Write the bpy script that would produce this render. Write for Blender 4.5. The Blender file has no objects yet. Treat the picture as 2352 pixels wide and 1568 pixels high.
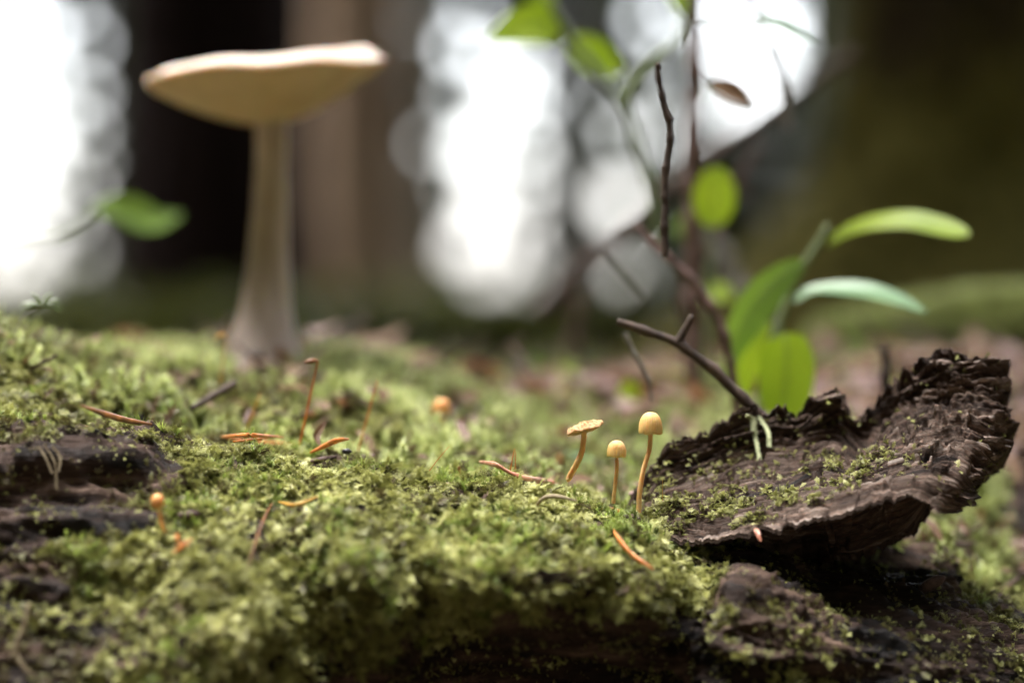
import bpy, math, random
import numpy as np
from mathutils import Vector, Matrix

random.seed(7)
RNG = np.random.default_rng(11)
scene = bpy.context.scene
COL = scene.collection

# ------------------------------------------------------------------ camera
FOCUS = 0.70            # metres to the small toadstools
FRAME = 0.26            # metres across the frame at that distance
W0, H0 = 2352.0, 1568.0
KPX = FRAME / FOCUS / W0
CAM_Z = 0.13
PITCH = 64 * KPX
cam_d = bpy.data.cameras.new("camera")
cam_d.sensor_width = 36.0
cam_d.lens = 36.0 * FOCUS / FRAME
cam_d.clip_start = 0.02
cam_d.clip_end = 500.0
cam_d.dof.use_dof = True
cam_d.dof.focus_distance = FOCUS
cam_d.dof.aperture_fstop = cam_d.lens / 20.5
cam = bpy.data.objects.new("camera", cam_d)
COL.objects.link(cam)
cam.location = (0, 0, CAM_Z)
cam.rotation_euler = (math.pi / 2 - PITCH, 0, 0)
scene.camera = cam

# ------------------------------------------------------------------ sky, sun, exposure
SUN_EL, SUN_AZ = math.radians(74), math.radians(-40)   # azimuth from +Y (behind the scene), towards -X
world = bpy.data.worlds.new("World")
scene.world = world
world.use_nodes = True
wn = world.node_tree.nodes
wl = world.node_tree.links
bg = wn["Background"]
sky = wn.new("ShaderNodeTexSky")
sky.sky_type = 'NISHITA'
sky.sun_disc = False
sky.sun_elevation = SUN_EL
sky.sun_rotation = SUN_AZ
sky.air_density = 0.8
sky.dust_density = 4.0
sky.ozone_density = 0.3
hs = wn.new("ShaderNodeHueSaturation")
hs.inputs["Saturation"].default_value = 0.38
wl.new(sky.outputs[0], hs.inputs["Color"])
wl.new(hs.outputs[0], bg.inputs["Color"])
bg.inputs["Strength"].default_value = 0.135

sun_d = bpy.data.lights.new("sun", 'SUN')
sun_d.energy = 1.5
sun_d.angle = math.radians(38)
sun_d.color = (1.0, 0.97, 0.94)
sun = bpy.data.objects.new("sun", sun_d)
COL.objects.link(sun)
sd = Vector((math.sin(SUN_AZ) * math.cos(SUN_EL), math.cos(SUN_AZ) * math.cos(SUN_EL), math.sin(SUN_EL)))
sun.rotation_euler = sd.to_track_quat('Z', 'Y').to_euler()
sun.location = sd * 20

vs = scene.view_settings
vs.view_transform = 'Standard'
vs.look = 'None'
vs.gamma = 1.0
vs.use_curve_mapping = False
vs.exposure = 3.85
scene.cycles.max_bounces = 6
scene.cycles.diffuse_bounces = 4
scene.cycles.transmission_bounces = 4
scene.cycles.use_denoising = True

# ------------------------------------------------------------------ helpers
_ct, _st = math.cos(PITCH), math.sin(PITCH)


def P(u, v, D):
    """photo pixel (2352 x 1568) and depth in metres -> world point"""
    xc = (u - W0 / 2) * KPX * D
    yc = -(v - H0 / 2) * KPX * D
    return Vector((xc, D * _ct + yc * _st, CAM_Z - D * _st + yc * _ct))


def Pn(u, v, D):
    u = np.asarray(u, float); v = np.asarray(v, float); D = np.asarray(D, float)
    xc = (u - W0 / 2) * KPX * D
    yc = -(v - H0 / 2) * KPX * D
    return np.stack([xc + 0 * D, D * _ct + yc * _st, CAM_Z - D * _st + yc * _ct], -1)


def to_px(p):
    d = p - np.array([0, 0, CAM_Z])
    D = d[..., 1] * _ct - d[..., 2] * _st
    yc = d[..., 1] * _st + d[..., 2] * _ct
    return d[..., 0] / (KPX * D) + W0 / 2, -yc / (KPX * D) + H0 / 2, D


def px(n, D=FOCUS):
    return n * KPX * D


_grad = RNG.normal(size=(512, 3)); _grad /= np.linalg.norm(_grad, axis=1)[:, None]
_perm = RNG.permutation(512)


def noise(p, seed=0):
    p = np.asarray(p, float) + seed * 17.37
    i = np.floor(p).astype(np.int64); f = p - i
    w = f * f * f * (f * (f * 6 - 15) + 10)
    out = 0
    for dx in (0, 1):
        for dy in (0, 1):
            for dz in (0, 1):
                h = _perm[(_perm[(_perm[(i[..., 0] + dx) & 511] + i[..., 1] + dy) & 511] + i[..., 2] + dz) & 511]
                g = _grad[h]
                d = g[..., 0] * (f[..., 0] - dx) + g[..., 1] * (f[..., 1] - dy) + g[..., 2] * (f[..., 2] - dz)
                ww = (w[..., 0] if dx else 1 - w[..., 0]) * (w[..., 1] if dy else 1 - w[..., 1]) * (w[..., 2] if dz else 1 - w[..., 2])
                out = out + d * ww
    return out * 1.6


def fbm(p, oct=4, seed=0, gain=0.5):
    s, a = 0, 1.0
    for k in range(oct):
        s = s + a * noise(p * (2.0 ** k), seed + k * 3)
        a *= gain
    return s


def ridged(p, oct=4, seed=0):
    s, a = 0, 1.0
    for k in range(oct):
        s = s + a * (1 - 2 * np.abs(noise(p * (2.0 ** k), seed + k * 5)))
        a *= 0.5
    return s


def sstep(a, b, x):
    t = np.clip((x - a) / (b - a), 0, 1)
    return t * t * (3 - 2 * t)


def mesh_data(name, V, F, mat=None, smooth=True):
    me = bpy.data.meshes.new(name)
    V = np.asarray(V, np.float32)
    me.vertices.add(len(V)); me.vertices.foreach_set("co", V.ravel())
    if isinstance(F, np.ndarray):
        n, k = F.shape
        me.loops.add(n * k); me.loops.foreach_set("vertex_index", F.astype(np.int32).ravel())
        me.polygons.add(n)
        me.polygons.foreach_set("loop_start", np.arange(0, n * k, k, dtype=np.int32))
        me.polygons.foreach_set("loop_total", np.full(n, k, np.int32))
    else:
        ls = np.cumsum([0] + [len(f) for f in F])
        me.loops.add(int(ls[-1])); me.loops.foreach_set("vertex_index", np.array([i for f in F for i in f], np.int32))
        me.polygons.add(len(F))
        me.polygons.foreach_set("loop_start", ls[:-1].astype(np.int32))
        me.polygons.foreach_set("loop_total", np.array([len(f) for f in F], np.int32))
    me.polygons.foreach_set("use_smooth", np.full(len(me.polygons), smooth))
    me.update(calc_edges=True); me.validate()
    if mat:
        me.materials.append(mat)
    return me


def link(name, me, parent=None, **props):
    o = bpy.data.objects.new(name, me)
    COL.objects.link(o)
    if parent is not None:
        o.parent = parent
        o.matrix_parent_inverse = Matrix.Translation(-Vector(parent.location))
    for k, v in props.items():
        o[k] = v
    return o


def mobj(name, V, F, mat, parent=None, smooth=True, **props):
    return link(name, mesh_data(name, V, F, mat, smooth), parent, **props)


def thing(name, loc, label, category, group=None):
    o = bpy.data.objects.new(name, None)
    COL.objects.link(o)
    o.empty_display_size = 0.005
    o.location = loc
    o["label"] = label; o["category"] = category
    if group:
        o["group"] = group
    return o


class MB:
    """collects several shapes into one mesh"""
    def __init__(self):
        self.V = []; self.F = []; self.n = 0

    def add(self, V, F):
        self.V.append(np.asarray(V, float))
        self.F += [tuple(int(i) + self.n for i in f) for f in F]
        self.n += len(V)
        return self

    def build(self, name, mat, parent=None, smooth=True, **props):
        return mobj(name, np.concatenate(self.V), self.F, mat, parent, smooth, **props)


def spline(pts, n):
    """Catmull-Rom through rows of any width, n samples"""
    pts = np.asarray(pts, float)
    if len(pts) == 2:
        t = np.linspace(0, 1, n)[:, None]
        return pts[0] * (1 - t) + pts[1] * t
    p = np.concatenate([2 * pts[:1] - pts[1:2], pts, 2 * pts[-1:] - pts[-2:-1]])
    d = np.maximum(np.linalg.norm(np.diff(pts[:, :3], axis=0), axis=1), 1e-9)
    cum = np.concatenate([[0], np.cumsum(d)]) / d.sum()
    s = np.linspace(0, 1, n)
    i = np.clip(np.searchsorted(cum, s, side='right') - 1, 0, len(pts) - 2)
    t = ((s - cum[i]) / (cum[i + 1] - cum[i]))[:, None]
    a, b, c, e = p[i], p[i + 1], p[i + 2], p[i + 3]
    return 0.5 * (2 * b + (c - a) * t + (2 * a - 5 * b + 4 * c - e) * t ** 2 + (3 * b - a - 3 * c + e) * t ** 3)


def tube(pts, radii, n=24, k=8, rough=0.0, freq=400.0, flat=1.0, seed=0, cap=True):
    """tapered tube through pts; returns verts, faces"""
    pts = np.array([tuple(p) for p in pts], float)
    r = np.asarray(radii, float)
    if r.ndim == 0:
        r = np.full(len(pts), float(r))
    if len(r) != len(pts):
        r = np.interp(np.linspace(0, 1, len(pts)), np.linspace(0, 1, len(r)), r)
    S = spline(np.concatenate([pts, r[:, None]], 1), n)
    c, r = S[:, :3], np.maximum(S[:, 3], 1e-6)
    t = np.gradient(c, axis=0); t /= np.linalg.norm(t, axis=1)[:, None] + 1e-12
    ref = np.array([0.0, 1.0, 0.0]) if abs(t[:, 1]).mean() < 0.8 else np.array([1.0, 0, 0])
    x = np.cross(t, ref); x /= np.linalg.norm(x, axis=1)[:, None] + 1e-12
    y = np.cross(t, x)
    a = np.linspace(0, 2 * np.pi, k, endpoint=False)
    ring = np.cos(a)[None, :, None] * x[:, None, :] + np.sin(a)[None, :, None] * y[:, None, :] * flat
    V = c[:, None, :] + ring * r[:, None, None]
    if rough:
        nz = fbm(V * freq, 2, seed)
        V = V + ring * (nz * rough * r[:, None])[..., None]
    V = V.reshape(-1, 3)
    F = []
    for i in range(n - 1):
        for j in range(k):
            F.append((i * k + j, i * k + (j + 1) % k, (i + 1) * k + (j + 1) % k, (i + 1) * k + j))
    if cap:
        F.append(tuple(range(k - 1, -1, -1))); F.append(tuple((n - 1) * k + j for j in range(k)))
    return V, F


def grid_faces(nu, nv, wrap_v=False):
    i, j = np.meshgrid(np.arange(nu - 1), np.arange(nv if wrap_v else nv - 1), indexing='ij')
    j2 = (j + 1) % nv
    return np.stack([i * nv + j, (i + 1) * nv + j, (i + 1) * nv + j2, i * nv + j2], -1).reshape(-1, 4)


# ------------------------------------------------------------------ materials
def new_mat(name):
    m = bpy.data.materials.new(name); m.use_nodes = True
    return m, m.node_tree.nodes, m.node_tree.links, m.node_tree.nodes["Principled BSDF"]


def ramp(nodes, stops):
    r = nodes.new("ShaderNodeValToRGB")
    e = r.color_ramp.elements
    while len(e) < len(stops):
        e.new(0.5)
    for k, (p, c) in enumerate(stops):
        e[k].position = p; e[k].color = (*c, 1)
    return r


def noise_mat(name, stops, scale, detail=6, rough=0.8, stretch=(1, 1, 1), bump=0.0, bump_scale=None, bump_dist=0.001,
              sss=0.0, sss_r=(0.004, 0.002, 0.001), spec=0.3, rot=(0, 0, 0), coords="Object", distort=0.3, weight=0.6):
    m, N, L, b = new_mat(name)
    tc = N.new("ShaderNodeTexCoord"); mp = N.new("ShaderNodeMapping")
    mp.inputs["Scale"].default_value = stretch; mp.inputs["Rotation"].default_value = rot
    L.new(tc.outputs[coords], mp.inputs["Vector"])
    nz = N.new("ShaderNodeTexNoise"); nz.inputs["Scale"].default_value = scale; nz.inputs["Detail"].default_value = detail
    nz.inputs["Roughness"].default_value = weight; nz.inputs["Distortion"].default_value = distort
    L.new(mp.outputs[0], nz.inputs["Vector"])
    r = ramp(N, stops); L.new(nz.outputs["Fac"], r.inputs[0]); L.new(r.outputs[0], b.inputs["Base Color"])
    b.inputs["Roughness"].default_value = rough
    b.inputs["Specular IOR Level"].default_value = spec
    if bump:
        n2 = N.new("ShaderNodeTexNoise"); n2.inputs["Scale"].default_value = bump_scale or scale * 2; n2.inputs["Detail"].default_value = 8
        n2.inputs["Roughness"].default_value = 0.65
        L.new(mp.outputs[0], n2.inputs["Vector"])
        bp = N.new("ShaderNodeBump"); bp.inputs["Strength"].default_value = bump; bp.inputs["Distance"].default_value = bump_dist
        L.new(n2.outputs["Fac"], bp.inputs["Height"]); L.new(bp.outputs[0], b.inputs["Normal"])
    if sss:
        b.inputs["Subsurface Weight"].default_value = sss
        b.inputs["Subsurface Radius"].default_value = sss_r
        b.inputs["Subsurface Scale"].default_value = 1.0
    return m


def leaf_mat(name, stops, scale=60, trans=0.5, rough=0.4, spec=0.4, tint=(1.2, 1.2, 0.55), coords="Object"):
    """a thin leaf: reflects and lets light through"""
    m, N, L, b = new_mat(name)
    tc = N.new("ShaderNodeTexCoord")
    nz = N.new("ShaderNodeTexNoise"); nz.inputs["Scale"].default_value = scale; nz.inputs["Detail"].default_value = 4
    L.new(tc.outputs[coords], nz.inputs["Vector"])
    r = ramp(N, stops); L.new(nz.outputs["Fac"], r.inputs[0]); L.new(r.outputs[0], b.inputs["Base Color"])
    b.inputs["Roughness"].default_value = rough; b.inputs["Specular IOR Level"].default_value = spec
    tr = N.new("ShaderNodeBsdfTranslucent"); mx = N.new("ShaderNodeMix"); mx.data_type = 'RGBA'; mx.blend_type = 'MULTIPLY'
    mx.inputs["Factor"].default_value = 1.0
    L.new(r.outputs[0], mx.inputs["A"]); mx.inputs["B"].default_value = (*tint, 1)
    L.new(mx.outputs["Result"], tr.inputs["Color"])
    ms = N.new("ShaderNodeMixShader"); ms.inputs[0].default_value = trans
    L.new(b.outputs[0], ms.inputs[1]); L.new(tr.outputs[0], ms.inputs[2])
    L.new(ms.outputs[0], N["Material Output"].inputs["Surface"])
    return m


def moss_mat(name, stops, trans=0.35, attr="tint"):
    """colour follows each shoot's own tint"""
    m, N, L, b = new_mat(name)
    at = N.new("ShaderNodeAttribute"); at.attribute_type = 'INSTANCER'; at.attribute_name = attr
    tp = N.new("ShaderNodeAttribute"); tp.attribute_name = "tip"      # young growth towards the tips is paler
    ma = N.new("ShaderNodeMath"); ma.operation = 'MULTIPLY_ADD'; ma.inputs[1].default_value = 0.55
    L.new(tp.outputs["Fac"], ma.inputs[0])
    sb = N.new("ShaderNodeMath"); sb.operation = 'SUBTRACT'; sb.inputs[1].default_value = 0.3; L.new(at.outputs["Fac"], sb.inputs[0]); L.new(sb.outputs[0], ma.inputs[2])
    r = ramp(N, stops); L.new(ma.outputs[0], r.inputs[0])
    L.new(r.outputs[0], b.inputs["Base Color"])
    b.inputs["Roughness"].default_value = 0.45; b.inputs["Specular IOR Level"].default_value = 0.4
    tr = N.new("ShaderNodeBsdfTranslucent"); L.new(r.outputs[0], tr.inputs["Color"])
    ms = N.new("ShaderNodeMixShader"); ms.inputs[0].default_value = trans
    L.new(b.outputs[0], ms.inputs[1]); L.new(tr.outputs[0], ms.inputs[2])
    L.new(ms.outputs[0], N["Material Output"].inputs["Surface"])
    return m


M = {}
M['log'] = noise_mat("decayed_wood", [(0.36, (0.004, 0.003, 0.0025)), (0.46, (0.017, 0.0095, 0.0065)), (0.55, (0.042, 0.024, 0.016)), (0.67, (0.13, 0.085, 0.06))],
                     90, 8, 0.75, (0.3, 1, 1.8), 1.0, 420, 0.0014, spec=0.2)
def grain_wood(name):
    """weathered wood: colour and relief follow the grain"""
    m, N, L, b = new_mat(name)
    at = N.new("ShaderNodeAttribute"); at.attribute_name = "grain"
    def nz(scale, detail, rough=.6):
        x = N.new("ShaderNodeTexNoise"); x.inputs["Scale"].default_value = scale; x.inputs["Detail"].default_value = detail; x.inputs["Roughness"].default_value = rough
        L.new(at.outputs["Vector"], x.inputs["Vector"]); return x
    a, c, d = nz(0.7, 6), nz(2.2, 8, .7), nz(6.0, 6, .7)
    r = ramp(N, [(0.38, (0.007, 0.005, 0.004)), (0.45, (0.034, 0.019, 0.012)), (0.51, (0.072, 0.046, 0.032)), (0.57, (0.15, 0.108, 0.082)), (0.66, (0.37, 0.315, 0.275))])
    mx = N.new("ShaderNodeMath"); mx.operation = 'MULTIPLY_ADD'; mx.inputs[1].default_value = 0.55; L.new(a.outputs["Fac"], mx.inputs[0])
    m2 = N.new("ShaderNodeMath"); m2.operation = 'MULTIPLY'; m2.inputs[1].default_value = 0.45; L.new(c.outputs["Fac"], m2.inputs[0]); L.new(m2.outputs[0], mx.inputs[2])
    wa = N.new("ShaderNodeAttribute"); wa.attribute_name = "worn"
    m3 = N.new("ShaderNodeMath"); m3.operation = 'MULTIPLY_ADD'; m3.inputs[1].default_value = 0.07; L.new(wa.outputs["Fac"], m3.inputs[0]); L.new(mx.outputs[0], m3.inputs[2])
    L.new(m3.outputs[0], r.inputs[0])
    # some layers rot to a redder brown
    rr = ramp(N, [(0.5, (1, 1, 1)), (0.62, (1.2, 0.85, 0.68))]); L.new(d.outputs["Fac"], rr.inputs[0])
    mm = N.new("ShaderNodeMix"); mm.data_type = 'RGBA'; mm.blend_type = 'MULTIPLY'; mm.inputs["Factor"].default_value = 0.8
    L.new(r.outputs[0], mm.inputs["A"]); L.new(rr.outputs[0], mm.inputs["B"]); L.new(mm.outputs["Result"], b.inputs["Base Color"])
    b.inputs["Roughness"].default_value = 0.7; b.inputs["Specular IOR Level"].default_value = 0.25
    bp = N.new("ShaderNodeBump"); bp.inputs["Strength"].default_value = 1.0; bp.inputs["Distance"].default_value = 0.0012
    L.new(c.outputs["Fac"], bp.inputs["Height"])
    bp2 = N.new("ShaderNodeBump"); bp2.inputs["Strength"].default_value = 0.8; bp2.inputs["Distance"].default_value = 0.0006
    L.new(d.outputs["Fac"], bp2.inputs["Height"]); L.new(bp.outputs[0], bp2.inputs["Normal"]); L.new(bp2.outputs[0], b.inputs["Normal"])
    return m


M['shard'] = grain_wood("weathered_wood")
M['moss'] = moss_mat("moss_green", [(0.0, (0.08, 0.055, 0.024)), (0.18, (0.13, 0.125, 0.035)), (0.45, (0.25, 0.255, 0.07)), (0.75, (0.43, 0.435, 0.145)), (1.0, (0.68, 0.67, 0.34))], 0.22)
M['tuft'] = moss_mat("moss_tuft_green", [(0.0, (0.07, 0.08, 0.02)), (0.5, (0.2, 0.26, 0.05)), (1.0, (0.38, 0.46, 0.1))], 0.4)
M['farmoss'] = moss_mat("moss_bright_green", [(0.0, (0.12, 0.07, 0.04)), (0.25, (0.15, 0.145, 0.055)), (0.6, (0.31, 0.36, 0.11)), (1.0, (0.54, 0.57, 0.25))], 0.4)
M['cap'] = noise_mat("toadstool_cap_ochre", [(0.3, (0.52, 0.32, 0.11)), (0.7, (0.66, 0.46, 0.19))], 250, 4, 0.5, bump=0.15, bump_scale=1500, bump_dist=0.0003, sss=0.6, sss_r=(0.003, 0.0015, 0.0005))
M['capold'] = noise_mat("toadstool_cap_dried", [(0.3, (0.2, 0.115, 0.05)), (0.5, (0.42, 0.27, 0.13)), (0.7, (0.6, 0.44, 0.26))], 700, 6, 0.8, bump=0.8, bump_scale=1300, bump_dist=0.0008, sss=0.3, sss_r=(0.002, 0.001, 0.0004))
M['caporange'] = noise_mat("toadstool_cap_orange", [(0.3, (0.46, 0.22, 0.07)), (0.7, (0.6, 0.33, 0.12))], 250, 4, 0.4, sss=0.6, sss_r=(0.003, 0.0012, 0.0004))
M['stem'] = noise_mat("toadstool_stem", [(0.3, (0.5, 0.29, 0.10)), (0.7, (0.66, 0.45, 0.2))], 500, 5, 0.55, bump=0.4, bump_scale=2500, bump_dist=0.0003, sss=0.5, sss_r=(0.002, 0.001, 0.0004))
M['bigcap'] = noise_mat("mushroom_cap_tan", [(0.3, (0.58, 0.47, 0.38)), (0.7, (0.74, 0.64, 0.55))], 40, 4, 0.55, sss=0.5, sss_r=(0.008, 0.004, 0.002))
M['biggill'] = noise_mat("mushroom_gill_tan", [(0.3, (0.46, 0.32, 0.2)), (0.7, (0.62, 0.46, 0.32))], 60, 4, 0.7, sss=0.6, sss_r=(0.008, 0.004, 0.0015))
M['bigstem'] = noise_mat("mushroom_stem_tan", [(0.32, (0.26, 0.19, 0.15)), (0.5, (0.48, 0.385, 0.33)), (0.66, (0.68, 0.575, 0.52))], 120, 5, 0.7, (1, 1, 0.12), bump=0.5, bump_scale=300, bump_dist=0.002, sss=0.2, sss_r=(0.006, 0.003, 0.0015))
M['needle_orange'] = noise_mat("needle_orange", [(0.3, (0.36, 0.11, 0.025)), (0.55, (0.55, 0.2, 0.05)), (0.72, (0.6, 0.3, 0.12))], 220, 5, 0.4, sss=0.2, sss_r=(0.001, 0.0005, 0.0002))
M['needle_pink'] = noise_mat("needle_pinkish_brown", [(0.3, (0.28, 0.1, 0.06)), (0.55, (0.46, 0.22, 0.14)), (0.75, (0.62, 0.42, 0.28))], 260, 5, 0.4, sss=0.2, sss_r=(0.001, 0.0005, 0.0002))
M['needle_brown'] = noise_mat("needle_brown", [(0.3, (0.06, 0.025, 0.01)), (0.6, (0.18, 0.07, 0.02)), (0.8, (0.32, 0.16, 0.05))], 200, 5, 0.45)
M['seta'] = noise_mat("seta_red_orange", [(0.3, (0.3, 0.07, 0.015)), (0.7, (0.5, 0.18, 0.03))], 120, 3, 0.45)
M['seta_yellow'] = noise_mat("seta_amber", [(0.3, (0.35, 0.17, 0.03)), (0.7, (0.5, 0.3, 0.06))], 120, 3, 0.45)
M['twig'] = noise_mat("twig_bark", [(0.3, (0.022, 0.014, 0.01)), (0.55, (0.06, 0.04, 0.028)), (0.78, (0.15, 0.1, 0.075))], 260, 6, 0.7, (1, 1, 0.4), bump=0.7, bump_scale=900, bump_dist=0.0005)
M['twig_red'] = noise_mat("twig_reddish", [(0.3, (0.05, 0.03, 0.025)), (0.55, (0.13, 0.075, 0.06)), (0.78, (0.26, 0.18, 0.16))], 220, 6, 0.6, bump=0.5, bump_scale=700, bump_dist=0.0005)
M['twig_grey'] = noise_mat("twig_grey", [(0.3, (0.09, 0.08, 0.065)), (0.7, (0.24, 0.22, 0.19))], 220, 6, 0.75)
M['green_stem'] = noise_mat("stem_green", [(0.3, (0.09, 0.12, 0.05)), (0.7, (0.2, 0.25, 0.11))], 150, 4, 0.5)
M['leaf'] = leaf_mat("leaf_bright_green", [(0.3, (0.24, 0.36, 0.03)), (0.7, (0.35, 0.47, 0.045))], 50, 0.6, 0.4, 0.25)
M['leaf_mid'] = leaf_mat("leaf_mid_green", [(0.3, (0.11, 0.2, 0.04)), (0.7, (0.18, 0.28, 0.06))], 50, 0.5, 0.3, 0.6)
M['leaf_gloss'] = leaf_mat("leaf_blue_green_glossy", [(0.3, (0.12, 0.24, 0.11)), (0.7, (0.2, 0.34, 0.18))], 50, 0.35, 0.42, 0.6)
M['leaf_dead'] = leaf_mat("leaf_dry_brown", [(0.3, (0.09, 0.045, 0.022)), (0.7, (0.22, 0.135, 0.08))], 120, 0.35, 0.6, 0.3, (1.2, 1, 0.8))
M['lichen'] = noise_mat("lichen_pale", [(0.3, (0.2, 0.22, 0.11)), (0.7, (0.4, 0.42, 0.24))], 500, 5, 0.8)
M['root'] = noise_mat("rootlet_pale", [(0.3, (0.14, 0.1, 0.06)), (0.7, (0.36, 0.3, 0.19))], 300, 5, 0.8)
M['seed'] = noise_mat("seed_black", [(0.3, (0.012, 0.012, 0.014)), (0.7, (0.05, 0.045, 0.05))], 900, 4, 0.35)
M['bud'] = noise_mat("bud_pinkish", [(0.3, (0.22, 0.12, 0.11)), (0.55, (0.4, 0.27, 0.25)), (0.75, (0.55, 0.45, 0.45))], 700, 6, 0.6, bump=0.5, bump_scale=1500, bump_dist=0.0004)
M['dull'] = noise_mat("dead_leaf_dull", [(0.3, (0.09, 0.05, 0.04)), (0.55, (0.2, 0.13, 0.11)), (0.75, (0.36, 0.28, 0.25))], 60, 5, 0.7)
M['chip'] = noise_mat("bark_chip", [(0.3, (0.035, 0.022, 0.018)), (0.7, (0.14, 0.085, 0.07))], 500, 6, 0.7, bump=0.6, bump_scale=900, bump_dist=0.0005)
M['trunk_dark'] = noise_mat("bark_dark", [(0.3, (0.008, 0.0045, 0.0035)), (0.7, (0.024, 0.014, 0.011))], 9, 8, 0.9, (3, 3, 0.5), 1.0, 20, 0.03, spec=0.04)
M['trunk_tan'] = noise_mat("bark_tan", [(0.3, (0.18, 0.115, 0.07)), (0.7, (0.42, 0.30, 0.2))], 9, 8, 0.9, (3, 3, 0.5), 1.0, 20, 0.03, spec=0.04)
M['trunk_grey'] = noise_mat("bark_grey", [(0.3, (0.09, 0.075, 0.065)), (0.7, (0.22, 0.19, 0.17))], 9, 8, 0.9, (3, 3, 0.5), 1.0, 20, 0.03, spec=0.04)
M['needles'] = leaf_mat("conifer_foliage", [(0.3, (0.025, 0.03, 0.014)), (0.7, (0.06, 0.07, 0.035))], 2.0, 0.25, 0.6, 0.2, (1.1, 1.1, 0.7))
M['shrub'] = leaf_mat("undergrowth_green", [(0.3, (0.03, 0.035, 0.014)), (0.7, (0.08, 0.085, 0.035))], 3.0, 0.3, 0.6, 0.2)
M['ground'] = noise_mat("forest_floor", [(0.3, (0.03, 0.018, 0.012)), (0.5, (0.075, 0.05, 0.033)), (0.62, (0.08, 0.08, 0.028)), (0.75, (0.12, 0.13, 0.04))], 14, 8, 0.95, bump=0.8, bump_scale=60, bump_dist=0.02)


def mossy_bark():
    m, N, L, b = new_mat("mossy_bark")
    tc = N.new("ShaderNodeTexCoord")
    n1 = N.new("ShaderNodeTexNoise"); n1.inputs["Scale"].default_value = 5.5; n1.inputs["Detail"].default_value = 5
    n2 = N.new("ShaderNodeTexNoise"); n2.inputs["Scale"].default_value = 60; n2.inputs["Detail"].default_value = 6
    L.new(tc.outputs["Object"], n1.inputs["Vector"]); L.new(tc.outputs["Object"], n2.inputs["Vector"])
    bark = ramp(N, [(0.3, (0.012, 0.008, 0.006)), (0.7, (0.045, 0.03, 0.024))]); L.new(n2.outputs["Fac"], bark.inputs[0])
    ms = ramp(N, [(0.3, (0.05, 0.046, 0.012)), (0.7, (0.19, 0.165, 0.045))]); L.new(n2.outputs["Fac"], ms.inputs[0])
    # moss grows on the flared base and thins out up the trunk
    sp = N.new("ShaderNodeSeparateXYZ"); L.new(tc.outputs["Object"], sp.inputs[0])
    mr = N.new("ShaderNodeMapRange"); mr.inputs[1].default_value = 0.52; mr.inputs[2].default_value = 0.2; mr.inputs[3].default_value = -0.25; mr.inputs[4].default_value = 0.22
    L.new(sp.outputs["Z"], mr.inputs[0])
    ad = N.new("ShaderNodeMath"); ad.operation = 'ADD'; L.new(n1.outputs["Fac"], ad.inputs[0]); L.new(mr.outputs[0], ad.inputs[1])
    st = ramp(N, [(0.45, (0, 0, 0)), (0.58, (1, 1, 1))]); L.new(ad.outputs[0], st.inputs[0])
    mx = N.new("ShaderNodeMix"); mx.data_type = 'RGBA'
    L.new(st.outputs[0], mx.inputs["Factor"]); L.new(bark.outputs[0], mx.inputs["A"]); L.new(ms.outputs[0], mx.inputs["B"])
    L.new(mx.outputs["Result"], b.inputs["Base Color"]); b.inputs["Roughness"].default_value = 0.95; b.inputs["Specular IOR Level"].default_value = 0.1
    bp = N.new("ShaderNodeBump"); bp.inputs["Strength"].default_value = 0.8; bp.inputs["Distance"].default_value = 0.01
    L.new(n2.outputs["Fac"], bp.inputs["Height"]); L.new(bp.outputs[0], b.inputs["Normal"])
    return m


M['mossy_bark'] = mossy_bark()

# ------------------------------------------------------------------ ground
def ground_z(x, y):
    x = np.asarray(x, float); y = np.asarray(y, float)
    base = 0.066 * sstep(0.75, 1.15, y) - 0.0 * y
    far = sstep(1.0, 4.0, y)
    n = fbm(np.stack([x * 5, y * 5, 0 * x], -1), 3, 2) * 0.012 + noise(np.stack([x * 0.35, y * 0.35, 0 * x], -1), 5) * 0.12 * sstep(3, 9, np.hypot(x, y))
    return base + n * (0.5 + far)


def build_ground():
    s = np.concatenate([np.linspace(-1, 1, 121)])
    r = np.sign(s) * (np.abs(s) ** 3.2) * 120
    X, Y = np.meshgrid(r, r + 1.0, indexing='ij')
    V = np.stack([X, Y, ground_z(X, Y) - 0.004], -1).reshape(-1, 3)
    mobj("ground", V, grid_faces(121, 121), M['ground'], None, True, kind="structure")


build_ground()

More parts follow.
